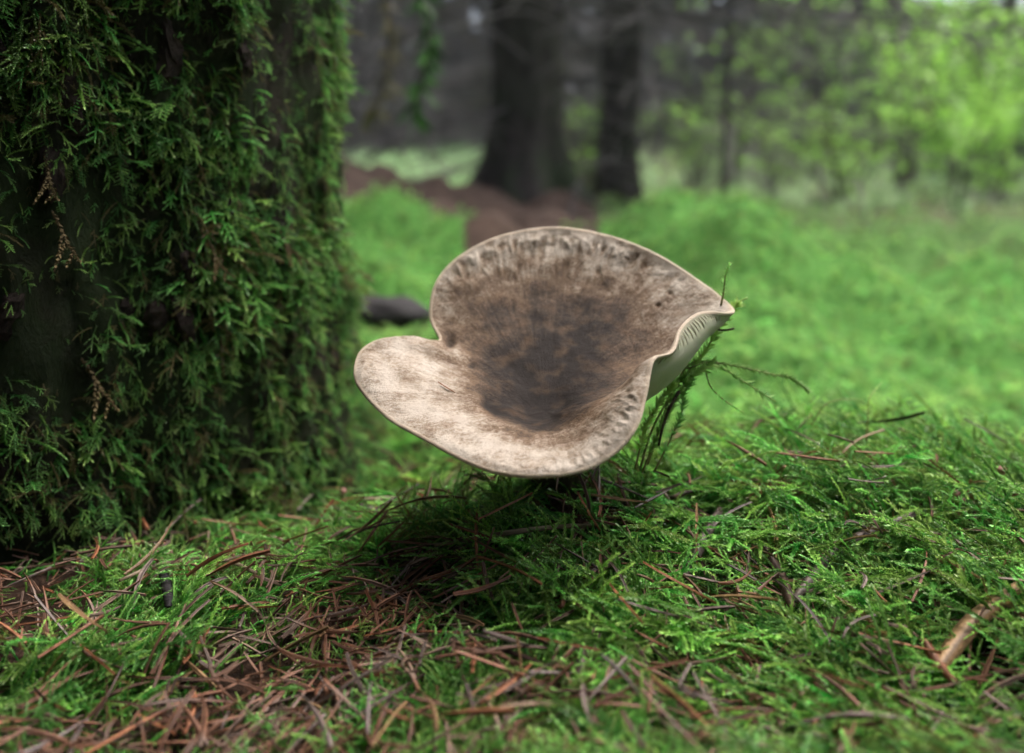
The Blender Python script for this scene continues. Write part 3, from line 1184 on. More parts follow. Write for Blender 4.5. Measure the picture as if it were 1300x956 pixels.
# black lump in the hollow behind the trunk
rp = pixy(480, 418, 0.74)
mb = MB()
V, F = [], []
for i in range(15):
    f = i / 14 * 2 - 1
    for j in range(16):
        t_ = 2 * PI * j / 16
        r = 0.020 * math.sqrt(max(0.02, 1 - abs(f) ** 3)) * (1 + 0.35 * noise.noise(Vector((f * 2, math.cos(t_) * 1.5, math.sin(t_) * 1.5))))
        V.append((f * 0.055, r * math.cos(t_), r * math.sin(t_) * 0.8))
for i in range(14):
    for j in range(16):
        F.append((i * 16 + j, i * 16 + (j + 1) % 16, (i + 1) * 16 + (j + 1) % 16, (i + 1) * 16 + j))
F += [tuple(range(16))[::-1], tuple(14 * 16 + j for j in range(16))]
ch = mesh_obj('black_lump', V, F, M['blackish'])
ch.location = (rp.x, rp.y, H(rp.x, rp.y) + 0.02)
ch.rotation_euler = (0, 0.12, 0.2)
tag(ch, 'black lump lying in moss between big trunk and mushroom', 'wood')

# ------------------------------------------------------------------ the mushroom
C0 = (690, 515)
D0 = 0.270
# rim: (px, py, dD mm) and inner profile points for u = .25 .5 .75 .92
secs = [
    # left lobe and on clockwise as seen in the photo
    ((450, 470, 0), [(628, 506, -1), (566, 488, 0), (505, 470, 1), (462, 465, 0)]),
    ((459, 445, 8), [(625, 500, 3), (566, 477, 6), (508, 456, 8), (470, 447, 8)]),
    ((484, 430, 14), [(627, 494, 6), (575, 467, 11), (524, 445, 14), (493, 433, 14)]),
    ((522, 426, 19), [(632, 489, 9), (590, 461, 14), (553, 440, 17), (530, 429, 19)]),
    ((560, 431, 25), [(643, 486, 11), (612, 461, 17), (584, 443, 22), (567, 434, 25)]),
    ((547, 402, 34), [(645, 474, 15), (610, 440, 24), (575, 416, 31), (554, 405, 34)]),
    ((556, 356, 40), [(648, 462, 18), (612, 415, 29), (580, 380, 37), (562, 361, 40)]),
    ((590, 321, 45), [(656, 455, 20), (626, 402, 32), (605, 355, 40), (594, 328, 44)]),
    ((642, 298, 48), [(671, 450, 21), (656, 395, 34), (647, 342, 43), (643, 308, 47)]),
    ((700, 289, 49), [(691, 450, 21), (695, 392, 34), (698, 338, 43), (700, 301, 48)]),
    ((762, 297, 46), [(712, 452, 21), (734, 396, 33), (750, 344, 41), (759, 308, 45)]),
    ((822, 318, 40), [(728, 456, 19), (766, 406, 29), (798, 358, 37), (815, 329, 40)]),
    ((880, 352, 31), [(740, 465, 16), (790, 424, 24), (838, 384, 29), (868, 361, 31)]),
    ((931, 393, 15), [(748, 478, 13), (806, 450, 19), (868, 416, 21), (914, 396, 17)]),
    ((889, 396, 0), [(750, 490, 9), (810, 466, 13), (860, 439, 13), (892, 407, 4)]),
    ((861, 417, -13), [(746, 501, 4), (801, 486, 6), (846, 461, 2), (866, 431, -9)]),
    ((852, 444, -26), [(740, 508, -1), (783, 495, -4), (816, 471, -14), (838, 452, -24)]),
    ((827, 455, -34), [(730, 515, -7), (766, 505, -15), (795, 484, -25), (814, 462, -32)]),
    ((820, 497, -40), [(724, 521, -11), (754, 512, -23), (785, 500, -35), (810, 495, -40)]),
    ((811, 532, -45), [(720, 526, -13), (748, 522, -27), (778, 520, -39), (801, 525, -44)]),
    ((792, 562, -48), [(716, 531, -14), (740, 536, -29), (764, 544, -41), (783, 554, -47)]),
    ((755, 589, -50), [(709, 538, -15), (725, 551, -30), (739, 568, -42), (750, 582, -49)]),
    ((709, 601, -51), [(697, 541, -14), (703, 559, -30), (707, 580, -43), (709, 595, -50)]),
    ((655, 602, -49), [(680, 540, -13), (671, 557, -28), (662, 579, -41), (657, 595, -48)]),
    ((600, 588, -42), [(664, 535, -11), (641, 548, -24), (618, 567, -35), (605, 581, -41)]),
    ((545, 558, -31), [(650, 528, -8), (613, 535, -17), (576, 545, -25), (553, 554, -30)]),
    ((494, 529, -19), [(638, 519, -5), (589, 518, -11), (540, 520, -16), (504, 525, -18)]),
    ((458, 493, -7), [(631, 511, -3), (574, 501, -5), (517, 493, -6), (471, 488, -7)]),
]
NS = len(secs)
us = [0, .25, .5, .75, .92, 1.0]
G = np.zeros((NS, 6, 3))
for i, (rim, inner) in enumerate(secs):
    pts = [(C0[0] + 5, C0[1] + 8, 5)] + list(inner) + [rim]
    for j, (a, b, d) in enumerate(pts):
        G[i, j] = pix(a, b, D0 + d * 0.001)


def cubic_nonuni(xs, ys, q):
    """natural-ish cubic (finite-difference hermite) through ys at xs along axis 0"""
    xs = np.asarray(xs, float)
    m = np.gradient(ys, xs, axis=0)
    i = np.clip(np.searchsorted(xs, q, side='right') - 1, 0, len(xs) - 2)
    h = (xs[i + 1] - xs[i])
    t = (q - xs[i]) / h
    sh = (-1,) + (1,) * (ys.ndim - 1)
    t = t.reshape(sh); h = h.reshape(sh)
    return ((2 * t ** 3 - 3 * t ** 2 + 1) * ys[i] + (t ** 3 - 2 * t ** 2 + t) * h * m[i] + (-2 * t ** 3 + 3 * t ** 2) * ys[i + 1] + (t ** 3 - t ** 2) * h * m[i + 1])


NA_, NU_ = 720, 110
# around
Gp = np.concatenate([G[-3:], G, G[:3]])
idx = np.arange(-3, NS + 3)
qa = np.arange(NA_) / NA_ * NS
A = cubic_nonuni(idx, Gp, qa)                  # NA,6,3
# smooth the inner rings around the centre
for j, it in ((1, 60), (2, 22), (3, 8), (4, 3), (5, 2)):
    for _ in range(it):
        A[:, j] = (np.roll(A[:, j], 3, 0) + 2 * A[:, j] + np.roll(A[:, j], -3, 0)) / 4
qu = 1 - (1 - np.linspace(0, 1, NU_)) ** 1.15
S_ = cubic_nonuni(us, A.transpose(1, 0, 2), qu)  # NU,NA,3
S_ = S_.transpose(1, 0, 2)                       # NA,NU,3


def normals(S):
    da = np.roll(S, -1, 0) - np.roll(S, 1, 0)
    du = np.gradient(S, axis=1)
    n = np.cross(du, da)
    n /= (np.linalg.norm(n, axis=2)[..., None] + 1e-12)
    return n


Nn = normals(S_)
if Nn[:, 40, 2].mean() < 0:
    Nn = -Nn
Nn[:, 0] = Nn[:, 2].mean(0)
Nn[:, 0] /= np.linalg.norm(Nn[0, 0])
# margin dimples: crimped pits on the raised back wall and on the front right lobe
dimp = np.zeros((NA_, NU_))
ridge = np.zeros((NA_, NU_))
arc = np.concatenate([[0], np.cumsum(np.linalg.norm(np.diff(S_[:, -1], axis=0), axis=1))])
for ia in range(NA_):
    sec = qa[ia]
    wgt = math.exp(-((sec - 9.2) / 3.0) ** 2) + 0.5 * math.exp(-((sec - 18.6) / 1.6) ** 2) + 0.35 * math.exp(-((sec - 22.5) / 2.5) ** 2)
    if wgt < 0.02:
        continue
    for iu in range(NU_):
        uu = qu[iu]
        band = math.exp(-((uu - 0.885) / 0.05) ** 2) + 0.4 * math.exp(-((uu - 0.76) / 0.07) ** 2)
        if band < 0.02:
            continue
        s1 = arc[ia] * 1000
        v = 0.55 - 1.6 * abs(noise.noise(Vector((s1 * 0.30, uu * 6, 1.3)))) + 0.35 * noise.noise(Vector((s1 * 0.9, uu * 30, 4.3)))
        dimp[ia, iu] = wgt * band * v * 0.0019
        ridge[ia, iu] = wgt * band * v
# broad felt unevenness
for ia in range(0, NA_):
    for iu in range(0, NU_):
        p = S_[ia, iu]
        dimp[ia, iu] += 0.00045 * noise.noise(Vector(p * 140)) + 0.0002 * noise.noise(Vector(p * 420))
# pits on the lobe floor
pit_dark = np.zeros((NA_, NU_))  # shade of the pits painted into the skin colour so they look deeper
for (px, py, rad_, dep) in [(620, 506, 0.0030, 0.0022), (634, 513, 0.0034, 0.0024), (655, 518, 0.004, 0.0014), (672, 522, 0.004, 0.0014), (646, 462, 0.003, 0.0010), (668, 478, 0.004, 0.0012), (470, 463, 0.0006, 0.0010), (760, 345, 0.0012, 0.0009), (850, 372, 0.0006, 0.0014), (835, 388, 0.0008, 0.0012), (600, 462, 0.0016, 0.0012), (571, 434, 0.0022, 0.0016), (690, 516, 0.007, 0.0012)]:
    tgt = np.array(pix(px, py, D0))
    ray = tgt - np.array(CP); ray /= np.linalg.norm(ray)
    rel = S_ - np.array(CP)
    dist = np.linalg.norm(rel - (rel @ ray)[..., None] * ray, axis=2)
    dimp -= dep * np.exp(-(dist / rad_) ** 2)
    pit_dark += min(0.55, dep * 260) * np.exp(-(dist / (rad_ * 0.8)) ** 2)
fade = np.clip(qu / 0.08, 0, 1)[None]
TOP = S_ + Nn * (dimp * fade)[..., None]
# darkness of the skin (pigment, with the pits deepened): deep brown in the middle and up the back wall, pale lobes and margin
dark = np.zeros((NA_, NU_))
lobe = np.interp(qa, [0, 2, 3, 4, 5, 6.5, 8, 10, 12, 13, 14, 15.5, 17, 19, 21, 23, 25, 27, 28], [0.36, .44, .62, .88, .90, .74, .66, .66, .66, .68, .66, .72, .66, .60, .54, .50, .44, .38, .36])
for iu in range(NU_):
    uu = qu[iu]
    core = np.clip(1 - uu / (lobe * 1.45), 0, 1)
    dark[:, iu] = 0.10 + 0.84 * core ** 1.05
backw = np.exp(-((qa - 9) / 3.6) ** 2)[:, None]
dark += 0.10 * backw * np.clip((0.95 - qu) / 0.25, 0, 1)[None]
dark -= 0.42 * ridge                     # the ridges are paler, the pits browner
dark += pit_dark
for (px, py, rad_, amt) in [(735, 440, 0.013, 0.30), (775, 400, 0.010, 0.18), (690, 400, 0.012, 0.16), (640, 455, 0.010, 0.14), (715, 475, 0.012, 0.2)]:
    ray = np.array(pix(px, py, D0)) - np.array(CP); ray /= np.linalg.norm(ray)
    rel = S_ - np.array(CP)
    dist = np.linalg.norm(rel - (rel @ ray)[..., None] * ray, axis=2)
    dark += amt * np.exp(-(dist / rad_) ** 2)
core2 = np.clip(1 - qu / 0.4, 0, 1)[None]
dark += 0.30 * core2
capuv = np.stack([S_[..., 0] * 10, np.hypot(S_[..., 1], S_[..., 2]) * 10 + S_[..., 2] * 3, np.zeros((NA_, NU_))], -1)
ang = np.arange(NA_) / NA_ * 2 * PI
radv = np.stack([np.cos(ang)[:, None] * np.ones(NU_), np.sin(ang)[:, None] * np.ones(NU_), np.zeros((NA_, NU_))], -1)
# radial coordinate as (arc position, u)
radv = np.stack([np.repeat(arc[:, None] * 8, NU_, 1), np.repeat(qu[None] * 1.0, NA_, 0), np.zeros((NA_, NU_))], -1)
# flesh: thickness towards the centre
thick = np.interp(qu, [0, .5, .8, .95, 1.0], [0.011, 0.0065, 0.0038, 0.0022, 0.0014])
BOT = S_ - Nn * thick[None, :, None]
mush = empty('mushroom', pix(712, 600, 0.315))
mush.location.z = H(mush.location.x, mush.location.y)
tag(mush, 'large wavy funnel-shaped mushroom with brown felted cap and pale gills', 'mushroom')


def grid_faces(na, nu, off=0, flip=False, wrap=True):
    F = []
    for i in range(na if wrap else na - 1):
        i2 = (i + 1) % na
        for j in range(nu - 1):
            f = (off + i * nu + j, off + i * nu + j + 1, off + i2 * nu + j + 1, off + i2 * nu + j)
            F.append(f[::-1] if flip else f)
    return F


inv = Matrix.Translation(-mush.location)
V = np.concatenate([TOP.reshape(-1, 3), BOT.reshape(-1, 3)])
nT = NA_ * NU_
F = grid_faces(NA_, NU_)
Fb = grid_faces(NA_, NU_, nT, True)
# rounded edge between upper and lower side
NRIM = 5
dirr = S_[:, -1] - S_[:, -3]
dirr /= np.linalg.norm(dirr, axis=1)[:, None]
rings = []
for q in range(1, NRIM + 1):
    f = q / (NRIM + 1)
    rings.append(TOP[:, -1] * (1 - f) + BOT[:, -1] * f + dirr * (math.sin(PI * f) * 0.0007))
V = np.concatenate([V] + rings)
rimF = []
for i in range(NA_):
    i2 = (i + 1) % NA_
    ca = [i * NU_ + NU_ - 1] + [2 * nT + q * NA_ + i for q in range(NRIM)] + [nT + i * NU_ + NU_ - 1]
    cb_ = [i2 * NU_ + NU_ - 1] + [2 * nT + q * NA_ + i2 for q in range(NRIM)] + [nT + i2 * NU_ + NU_ - 1]
    for q in range(NRIM + 1):
        rimF.append((ca[q], ca[q + 1], cb_[q + 1], cb_[q]))
nE = NRIM * NA_
uu = np.concatenate([np.tile(qu, NA_), np.ones(nT + nE)])
dd = np.concatenate([dark.ravel(), np.zeros(nT + nE)])
cu = np.concatenate([capuv.reshape(-1, 3)] * 2 + [capuv[:, -1]] * NRIM)
rv = np.concatenate([radv.reshape(-1, 3)] * 2 + [radv[:, -1]] * NRIM)
capo = mesh_obj('cap', V, F + Fb + rimF, None, mush,
                {'u': ('FLOAT', uu), 'dark': ('FLOAT', dd), 'capuv': ('FLOAT_VECTOR', cu), 'radv': ('FLOAT_VECTOR', rv)},
                mats=[M['cap'], M['valley']], fmat=[0] * len(F) + [1] * len(Fb) + [0] * len(rimF))
capo.matrix_parent_inverse = inv
# gills: thin blades under the cap, running from the stem to the margin
gb = MB()
NG = 180
arcs = np.linspace(0, arc[-1], NG, endpoint=False)
ia_list = np.searchsorted(arc, arcs)
jj = list(range(26, NU_ - 1, 4)) + [NU_ - 2]
for g_, ia in enumerate(ia_list):
    ia = int(ia) % NA_
    st = 0 if g_ % 2 == 0 else (8 if g_ % 4 == 1 else 12)
    js = jj[st:]
    Vv, Ff = [], []
    for n_, j in enumerate(js):
        e = min(1, n_ / 2) * min(1, (len(js) - 1 - n_) / 3)
        dep = 0.0024 * e * (0.4 + 0.6 * (1 - qu[j]) ** 0.5)
        p = BOT[ia, j]
        Vv += [p + Nn[ia, j] * 0.0004, p - Nn[ia, j] * dep]
    for n_ in range(len(js) - 1):
        Ff.append((2 * n_, 2 * n_ + 1, 2 * n_ + 3, 2 * n_ + 2))
    gb.add(Vv, Ff, [0.5] * len(Vv))
go_ = gb.build('gills', M['gill'], capo)
go_['kind'] = 'stuff'
# stem
sb = MB()
pc = Vector(S_[0, 0]) + Vector((0, 0.004, -0.006))
pg = Vector((mush.location.x, mush.location.y, mush.location.z - 0.012))
pts = [pg.lerp(pc, f) for f in np.linspace(0, 1, 8)]
sb.tube(pts, [0.011, 0.0105, 0.0105, 0.0105, 0.011, 0.0125, 0.015, 0.019], 20)
so = sb.build('stem', M['stipe'], mush)
so.matrix_parent_inverse = inv


def on_cap(px, py):
    """first point of the cap's upper surface met by the ray through a photo pixel"""
    tgt = np.array(pix(px, py, D0))
    ray = tgt - np.array(CP); ray /= np.linalg.norm(ray)
    rel = TOP - np.array(CP)
    al = rel @ ray
    dist = np.linalg.norm(rel - al[..., None] * ray, axis=2)
    cand = np.where(dist < 0.0008, al, 9)
    i_ = np.unravel_index(np.argmin(cand), cand.shape)
    return Vector(TOP[i_]), Vector(Nn[i_])


# ------------------------------------------------------------------ fallen needles
def needle_mesh(name, L, W, bend, mat, seed):
    g = np.random.default_rng(seed)
    n = 6
    V, F, G_ = [], [], []
    for i in range(n):
        f = i / (n - 1)
        x = (f - 0.5) * L
        wv = W * (0.55 + 0.45 * math.sin(PI * min(1, f * 1.15 + 0.1))) * (0.35 if i == n - 1 else 1)
        y = bend * L * (f - 0.5) ** 2 * 2
        z = 0.3 * bend * L * math.sin(f * 3)
        V += [(x, y - wv / 2, z), (x, y - wv * 0.06, z + W * 0.32), (x, y + wv * 0.06, z + W * 0.22), (x, y + wv / 2, z), (x, y, z - W * 0.3)]
        G_ += [0.0, 0.05, 1.0, 0.1, 0.8]
    for i in range(n - 1):
        for j in range(5):
            j2 = (j + 1) % 5
            F.append((i * 5 + j, i * 5 + j2, (i + 1) * 5 + j2, (i + 1) * 5 + j))
    F += [(4, 3, 2, 1, 0), tuple((n - 1) * 5 + j for j in range(5))]
    me = bpy.data.meshes.new(name)
    me.from_pydata(V, [], F)
    a = me.attributes.new('g', 'FLOAT', 'POINT')
    a.data.foreach_set('value', G_)
    me.materials.append(mat)
    me.update()
    return me, np.array(V), F, G_


KINDS = [('needle_red', 'reddish brown fallen spruce needle lying on the moss', 'red-brown needles on the moss'),
         ('needle_grey', 'weathered grey fallen spruce needle lying on the moss', 'grey needles on the moss'),
         ('needle_tan', 'pale tan fallen spruce needle lying on the moss', 'tan needles on the moss'),
         ('needle_dark', 'dark brown fallen spruce needle lying on the moss', 'dark needles on the moss')]
NM = {}
for kx, (mk, _, _) in enumerate(KINDS):
    NM[mk] = [needle_mesh('spruce_needle', 0.012 + 0.0028 * s_, 0.00105 + 0.0002 * (s_ % 3), (-0.08, 0.03, 0.10, 0.0, 0.14)[s_], M[mk], kx * 10 + s_) for s_ in range(5)]

ng_ = np.random.default_rng(123)


def needle_pose(x, y, lift, steep):
    e = 0.004
    z0 = H(x, y)
    nr = Vector((-(H(x + e, y) - z0) / e, -(H(x, y + e) - z0) / e, 1)).normalized()
    rot = Vector((0, 0, 1)).rotation_difference(nr).to_matrix() @ Euler((ng_.normal() * 0.5, ng_.normal() * steep, ng_.random() * 6.28), 'ZYX').to_matrix()
    rot = Vector((0, 0, 1)).rotation_difference(nr).to_matrix() @ Euler((0, 0, ng_.random() * 6.28)).to_matrix() @ Euler((0, ng_.normal() * steep, 0)).to_matrix() @ Euler((ng_.normal() * 0.6, 0, 0)).to_matrix()
    return Matrix.Translation((x, y, z0 + lift)) @ rot.to_4x4()


def vis(x, y):
    """is the ground point inside the photograph and in front of trunk and mushroom"""
    if in_trunk(x, y, 0.008): return False
    d = Vector((x, y, H(x, y))) - CP
    D = d.dot(CF)
    px = 650 + FPX * d.x / D
    py = 434 - FPX * d.dot(CU) / D
    return -30 < px < 1330 and 590 < py < 985


cnt = 0
while cnt < 290:
    th = ng_.uniform(-0.66, 0.66)
    r = 0.15 * math.exp(math.log(0.40 / 0.15) * ng_.random())
    x, y = r * math.sin(th), r * math.cos(th)
    if not vis(x, y): continue
    l = litter_amt(x, y)
    if ng_.random() > 0.35 + 0.7 * l: continue
    mk, lab, grp = KINDS[ng_.choice(4, p=[0.42, 0.2, 0.2, 0.18])]
    o = bpy.data.objects.new('spruce_needle', NM[mk][ng_.integers(0, 5)][0])
    COL.objects.link(o)
    o.matrix_world = needle_pose(x, y, 0.006 + (1 - l) * 0.012 * (0.7 + 0.8 * ng_.random()), 0.28) @ Matrix.Scale(ng_.uniform(0.8, 1.25), 4)
    tag(o, lab, 'needle', grp)
    cnt += 1

# the rest of the litter
V_, F_, G2 = [], [], []
off = 0
cnt = 0
while cnt < 2100:
    th = ng_.uniform(-0.75, 0.75)
    r = 0.11 * math.exp(math.log(0.60 / 0.11) * ng_.random())
    x, y = r * math.sin(th), r * math.cos(th)
    if in_trunk(x, y, 0.003): continue
    l = litter_amt(x, y)
    if ng_.random() > 0.10 + 0.9 * l: continue
    _, nv, nf, ngv = NM['needle_red'][ng_.integers(0, 5)]
    m = needle_pose(x, y, 0.002 + 0.007 * ng_.random() + (1 - l) * 0.006, 0.25)
    s = ng_.uniform(0.7, 1.15)
    mm = np.array(m)
    V_.append((nv * s) @ mm[:3, :3].T + mm[:3, 3])
    F_ += [tuple(i + off for i in f) for f in nf]
    G2 += ngv
    off += len(nv)
    cnt += 1
km = Mat('needle_litter', 0.55, 0.3)
co = km.coord()
c = km.ramp(km.noise(45, 2, 0.5, co), [(0.3, (0.09, 0.045, 0.028)), (0.48, (0.24, 0.115, 0.068)), (0.6, (0.22, 0.16, 0.13)), (0.75, (0.38, 0.25, 0.165))])
km.color(km.mix(km.attr('g').outputs['Fac'], c, (0.03, 0.015, 0.01)))
tag(mesh_obj('needle_litter', np.concatenate(V_), F_, km.m, None, {'g': ('FLOAT', G2)}, False), 'litter of short brown spruce needles in and under the moss', 'needles', kind='stuff')

# needle lying on the cap
p, n_ = on_cap(566, 491)
o = bpy.data.objects.new('spruce_needle', NM['needle_red'][1][0])
COL.objects.link(o)
p2, _ = on_cap(578, 498)
xa = (p2 - p).normalized()
za = (n_ - xa * n_.dot(xa)).normalized()
o.matrix_world = Matrix.Translation(p + za * 0.0006) @ Matrix((xa, za.cross(xa), za)).transposed().to_4x4() @ Matrix.Scale(0.55, 4)
tag(o, 'tiny orange-brown needle lying on the pale lobe of the mushroom cap', 'needle')


# ------------------------------------------------------------------ single bits lying on the moss
def curve_pts(pp, n=14):
    pp = np.array([list(p) for p in pp])
    t = np.arange(len(pp))
    q = np.linspace(0, len(pp) - 1, n)
    return [Vector(v) for v in cubic_nonuni(t, pp, q)]


def on_moss(px, py, lift=0.009):
    """moss surface point under a photo pixel (ray march on the height field)"""
    d = (CF + Vector(((px - 650) / FPX, 0, 0)) + CU * (-(py - 434) / FPX)).normalized()
    t = 0.1
    while t < 3:
        p = CP + d * t
        if p.z < H(p.x, p.y) + lift:
            return p
        t += 0.001
    return p


def strip(name, pix_pts, w_, mat, label, cat, lift=0.011, thick=0.0006, group=None):
    """flat blade or splinter: ribbon with thickness and a groove"""
    pts = curve_pts([on_moss(a, b, lift + (c_ if len(rest) else 0)) for a, b, *rest in pix_pts for c_ in [rest[0] if rest else 0]])
    V, F, G_ = [], [], []
    n = len(pts)
    for i, p in enumerate(pts):
        d = (pts[min(n - 1, i + 1)] - pts[max(0, i - 1)]).normalized()
        s = d.cross((CP - p).normalized() * 0.5 + Vector((0, 0, 1)))
        s.normalize()
        u_ = s.cross(d)
        ww = w_ * (0.5 + 0.5 * math.sin(PI * (0.12 + 0.8 * i / (n - 1)))) / 2
        V += [p - s * ww, p - s * ww * 0.15 + u_ * thick, p + s * ww * 0.15 + u_ * thick * 0.5, p + s * ww, p - u_ * thick]
        G_ += [0, 0.05, 0.8, 0.1, 0.6]
    for i in range(n - 1):
        for j in range(5):
            j2 = (j + 1) % 5
            F.append((i * 5 + j, i * 5 + j2, (i + 1) * 5 + j2, (i + 1) * 5 + j))
    F += [(4, 3, 2, 1, 0), tuple((n - 1) * 5 + j for j in range(5))]
    base = pts[0].copy()
    o = mesh_obj(name, [v - base for v in V], F, mat, None, {'g': ('FLOAT', G_)})
    o.location = base
    return tag(o, label, cat, group)


strip('dry_grass_blade', [(152, 737), (200, 717), (250, 708), (292, 713), (325, 728)], 0.0022, M['blade'], 'arched dry grey-brown grass blade over needle litter in front of big trunk', 'grass blade')
strip('dry_grass_blade', [(552, 692), (600, 684), (660, 674), (720, 668), (770, 667)], 0.0024, M['blade'], 'long flat dry blade lying in the moss below the mushroom', 'grass blade')
strip('bark_splinter', [(1008, 762), (1050, 712), (1085, 684), (1166, 650)], 0.0042, M['needle_grey'], 'long pinkish grey splinter slanting across the moss mound', 'splinter')
strip('bark_splinter', [(868, 732), (890, 690), (915, 645)], 0.0040, M['needle_grey'], 'broad grey-brown splinter standing out of the moss mound', 'splinter')
strip('bark_splinter', [(968, 690), (990, 728), (1005, 770)], 0.0038, M['needle_dark'], 'dark curved splinter half sunk in the moss mound', 'splinter')
strip('bark_splinter', [(1172, 812), (1190, 840), (1212, 866)], 0.0034, M['needle_red'], 'red-brown splinter beside the pile of pale bark in the moss', 'splinter')
strip('bark_splinter', [(1190, 850), (1235, 790), (1296, 742)], 0.0055, M['needle_tan'], 'broad pale brown bark strip sunk in dark moss', 'splinter')
strip('bark_splinter', [(852, 632), (880, 623), (915, 624), (945, 630)], 0.0030, M['needle_dark'], 'dark brown splinter lying near the moss strands by the cap', 'splinter')
strip('bark_splinter', [(20, 656), (60, 659), (100, 666)], 0.0022, M['needle_red'], 'long red-brown needle pair lying level at the trunk foot', 'needle')
strip('bark_splinter', [(158, 622), (172, 648), (187, 672)], 0.0030, M['needle_red'], 'broad red-brown bark flake leaning at the trunk foot', 'splinter')
strip('bark_splinter', [(212, 622), (228, 642), (248, 664)], 0.0026, M['needle_red'], 'narrow red-brown bark flake leaning beside the broad one', 'splinter')
strip('bark_splinter', [(306, 572), (330, 592), (356, 612)], 0.0024, M['needle_tan'], 'tan needle pair leaning on the lower right of the mossy trunk', 'needle', lift=0.016)
strip('dead_twig', [(205, 722), (212, 745), (214, 770)], 0.0034, M['blackish'], 'short black twig stub under the arched grass blade', 'twig')
strip('bark_splinter', [(828, 572), (838, 584), (848, 592)], 0.0026, M['needle_dark'], 'dark needle pair at the base of the moss strands', 'needle')
strip('bark_splinter', [(740, 730), (780, 712), (815, 692)], 0.0030, M['needle_dark'], 'dark grey-brown stick lying in the moss below the cap', 'splinter')
strip('bark_splinter', [(700, 730), (710, 760), (712, 772)], 0.0034, M['needle_red'], 'short broad brown flake beside the dark grey-brown stick', 'splinter')
strip('bark_splinter', [(742, 812), (738, 840), (735, 866)], 0.0028, M['needle_grey'], 'upright pale splinter in the moss in front of the mushroom', 'splinter')


def bud(px, py, r, lift, label, name='bud_scale', stalk=0):
    p = on_moss(px, py, lift)
    mb = MB()
    V, F, T = [], [], []
    for i in range(7):
        f = i / 6
        rr_ = r * math.sin(PI * (0.06 + 0.88 * f)) ** 0.8
        for j in range(8):
            a = 2 * PI * j / 8
            V.append((rr_ * math.cos(a) * (1 + 0.15 * math.sin(2 * a)), rr_ * math.sin(a), (f - 0.5) * r * 2.2))
            T.append(f)
    for i in range(6):
        for j in range(8):
            F.append((i * 8 + j, i * 8 + (j + 1) % 8, (i + 1) * 8 + (j + 1) % 8, (i + 1) * 8 + j))
    F += [tuple(range(8))[::-1], tuple(48 + j for j in range(8))]
    mb.add(V, F, T)
    if stalk:
        root = empty(name, p)
        mb.build('head', M['pink'], root)
        sm = MB()
        sm.tube([(0, 0, -r * 0.8), (0.0006, 0, -stalk * 0.5), (0, 0, -stalk)], [0.0004, 0.0004, 0.0005], 5)
        sm.build('stalk', M['twig'], root)
        o = root
    else:
        o = mb.build(name, M['pink'])
        o.location = p
        o.rotation_euler = (0.5, 0.3, px)
    return tag(o, label, 'bud' if not stalk else 'fungus')


bud(436, 624, 0.0015, 0.016, 'tiny pink-brown round head on a stalk in front of the trunk', 'tiny_fungus', 0.012)
bud(1272, 597, 0.0016, 0.018, 'pinkish pointed bud scale upright in moss at mound top')
bud(1214, 628, 0.0017, 0.014, 'glossy rounded pink-brown bud scale on the moss mound')
bud(1222, 636, 0.0014, 0.012, 'smaller brown bud scale touching the glossy rounded one')
bud(888, 796, 0.0014, 0.010, 'small pale tan bud scale low in the moss in front')


# ------------------------------------------------------------------ moss strands and twigs beside the cap
def strand(pp, r0, r1, label, leaves=0, seed=0, leafmat='moss_far', name='moss_strand', cat='moss strand', span=(0.15, 1.0), lsize=0.0034):
    pts = curve_pts([pix(a, b, d) for a, b, d in pp], 22)
    base = pts[0].copy()
    root = empty(name, base)
    mb = MB()
    rel = [p - base for p in pts]
    mb.tube(rel, list(np.linspace(r0 * 0.7, r1 * 0.8, len(rel))), 6)
    mb.build('stem', M['strand'] if cat != 'twig' else M['twig'], root)
    leaves = int(leaves * 1.6)
    if leaves:
        g = np.random.default_rng(seed)
        lf = MB()
        for q in range(leaves):
            f = span[0] + (span[1] - span[0]) * g.random()
            x = f * (len(rel) - 1)
            i0 = min(int(x), len(rel) - 2)
            p = rel[i0].lerp(rel[i0 + 1], x - i0)
            d = (rel[i0 + 1] - rel[i0]).normalized()
            o = Vector((g.normal(), g.normal(), g.normal()))
            o = (o - d * o.dot(d)).normalized()
            lf.leaf(p, d * 0.8 + o * 0.8, o * -1 + d, lsize * (0.6 + 0.7 * g.random()), lsize * 0.36, 0.5 + 0.5 * g.random())
        lf.build('leaves', M[leafmat], root)
    return tag(root, label, cat)


B = 0.288
strand([(812, 598, B), (828, 545, B), (858, 492, B), (892, 450, B), (920, 405, .29), (938, 384, .29), (949, 378, .29)], .00065, .00035, 'longest brown-green moss strand climbing past the tip of the cap', 170, 1, span=(.25, .8))
strand([(915, 390, .290), (919, 368, .287), (921, 350, .283), (927, 333, .283)], .0006, .00025, 'short green sprig sticking up above the tip of the cap', 40, 2, lsize=.0015)
strand([(905, 410, .287), (912, 418, .286), (922, 419, .285), (932, 417, .285)], .0006, .0005, 'little bare brown hooked twig below the tip of the cap', 0, cat='twig', name='dead_twig')
strand([(822, 590, B), (845, 520, B), (868, 470, B), (890, 459, B), (915, 466, .29), (950, 488, .29), (985, 510, .292)], .0006, .0003, 'arching brown moss strand bending down over the moss mound', 30, 3)
strand([(872, 468, .286), (900, 460, .287), (940, 466, .29), (985, 476, .295), (1005, 480, .296), (1028, 498, .297)], .00045, .0003, 'feathered pale strand drooping to the right over the mound', 130, 4, lsize=.0021)
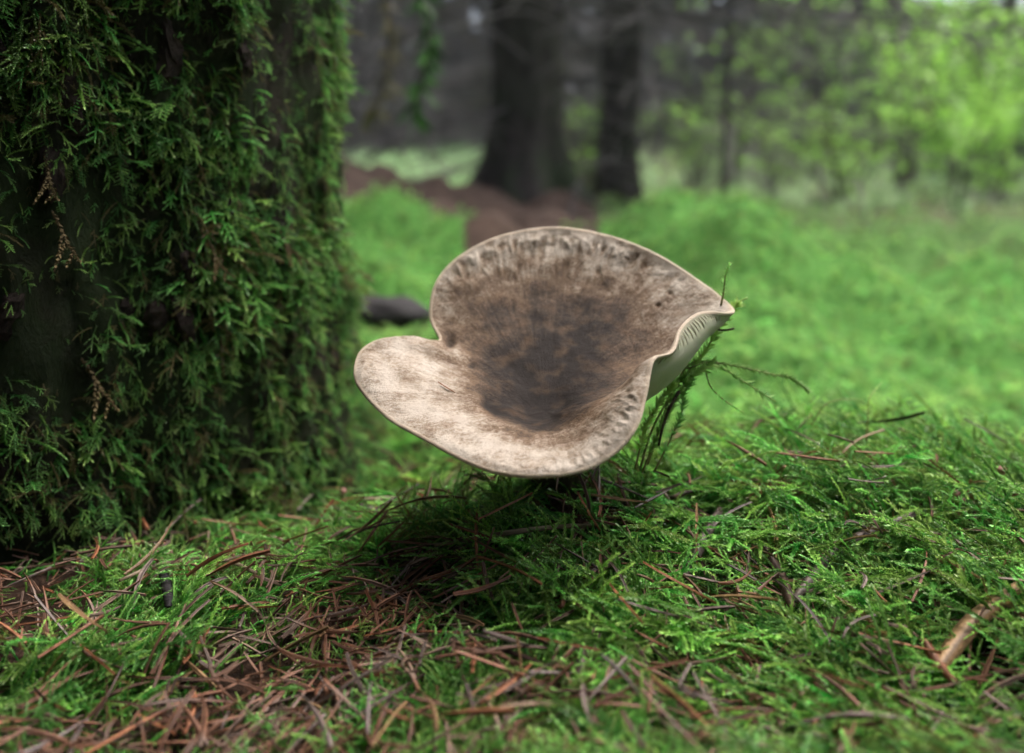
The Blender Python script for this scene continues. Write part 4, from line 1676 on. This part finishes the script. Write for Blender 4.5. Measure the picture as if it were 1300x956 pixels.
strand([(895, 468, .286), (903, 492, .287), (925, 512, .289), (945, 524, .29)], .0004, .00025, 'thin pale green strand curving down below the arching one', 24, 5, lsize=.0014)
strand([(815, 600, .284), (832, 560, .284), (850, 520, .284), (875, 480, .285), (905, 462, .286)], .0006, .0003, 'green leafy strand leaning up along the gills', 160, 6)
strand([(806, 596, .280), (815, 560, .280), (822, 535, .281), (840, 508, .282), (852, 492, .282)], .0005, .0003, 'short leafy strand hugging the edge of the front lobe', 120, 7)
strand([(836, 566, .281), (842, 540, .281), (850, 518, .281), (862, 497, .282)], .0006, .0008, 'black rough twig standing beside the front lobe', 60, 8, leafmat='twig', cat='twig', name='dead_twig', span=(0.3, 1), lsize=.0014)
strand([(830, 600, .285), (850, 560, .286), (865, 525, .287), (868, 500, .287), (880, 478, .287)], .0005, .0003, 'slender green strand just right of the black twig', 90, 9)
strand([(1100, 560, .33), (1102, 530, .33), (1104, 505, .33), (1120, 485, .335)], .0005, .0003, 'dark thin upright stalk on top of the moss mound', 14, 10, lsize=.0015)
strand([(1030, 540, .33), (1050, 512, .33), (1085, 507, .33), (1100, 512, .33)], .0004, .0003, 'thin olive arched stalk leaning against the dark upright one', 14, 12, lsize=.0015)

# ------------------------------------------------------------------ damp hazy air of the wood
kh = bpy.data.materials.new('haze_air')
kh.use_nodes = True
kh.node_tree.nodes.clear()
ou = kh.node_tree.nodes.new('ShaderNodeOutputMaterial')
pv = kh.node_tree.nodes.new('ShaderNodeVolumePrincipled')
pv.inputs['Color'].default_value = (0.86, 0.92, 0.95, 1)
pv.inputs['Density'].default_value = 0.004
kh.node_tree.links.new(pv.outputs[0], ou.inputs['Volume'])
V = [(x, y, z) for z in (-3, 18) for y in (-160, 160) for x in (-160, 160)]
hz = mesh_obj('haze', V, [(0, 2, 3, 1), (4, 5, 7, 6), (0, 1, 5, 4), (2, 6, 7, 3), (0, 4, 6, 2), (1, 3, 7, 5)], kh, smooth=False)
tag(hz, 'thin pale haze in the damp air of the wood', 'haze', kind='stuff')
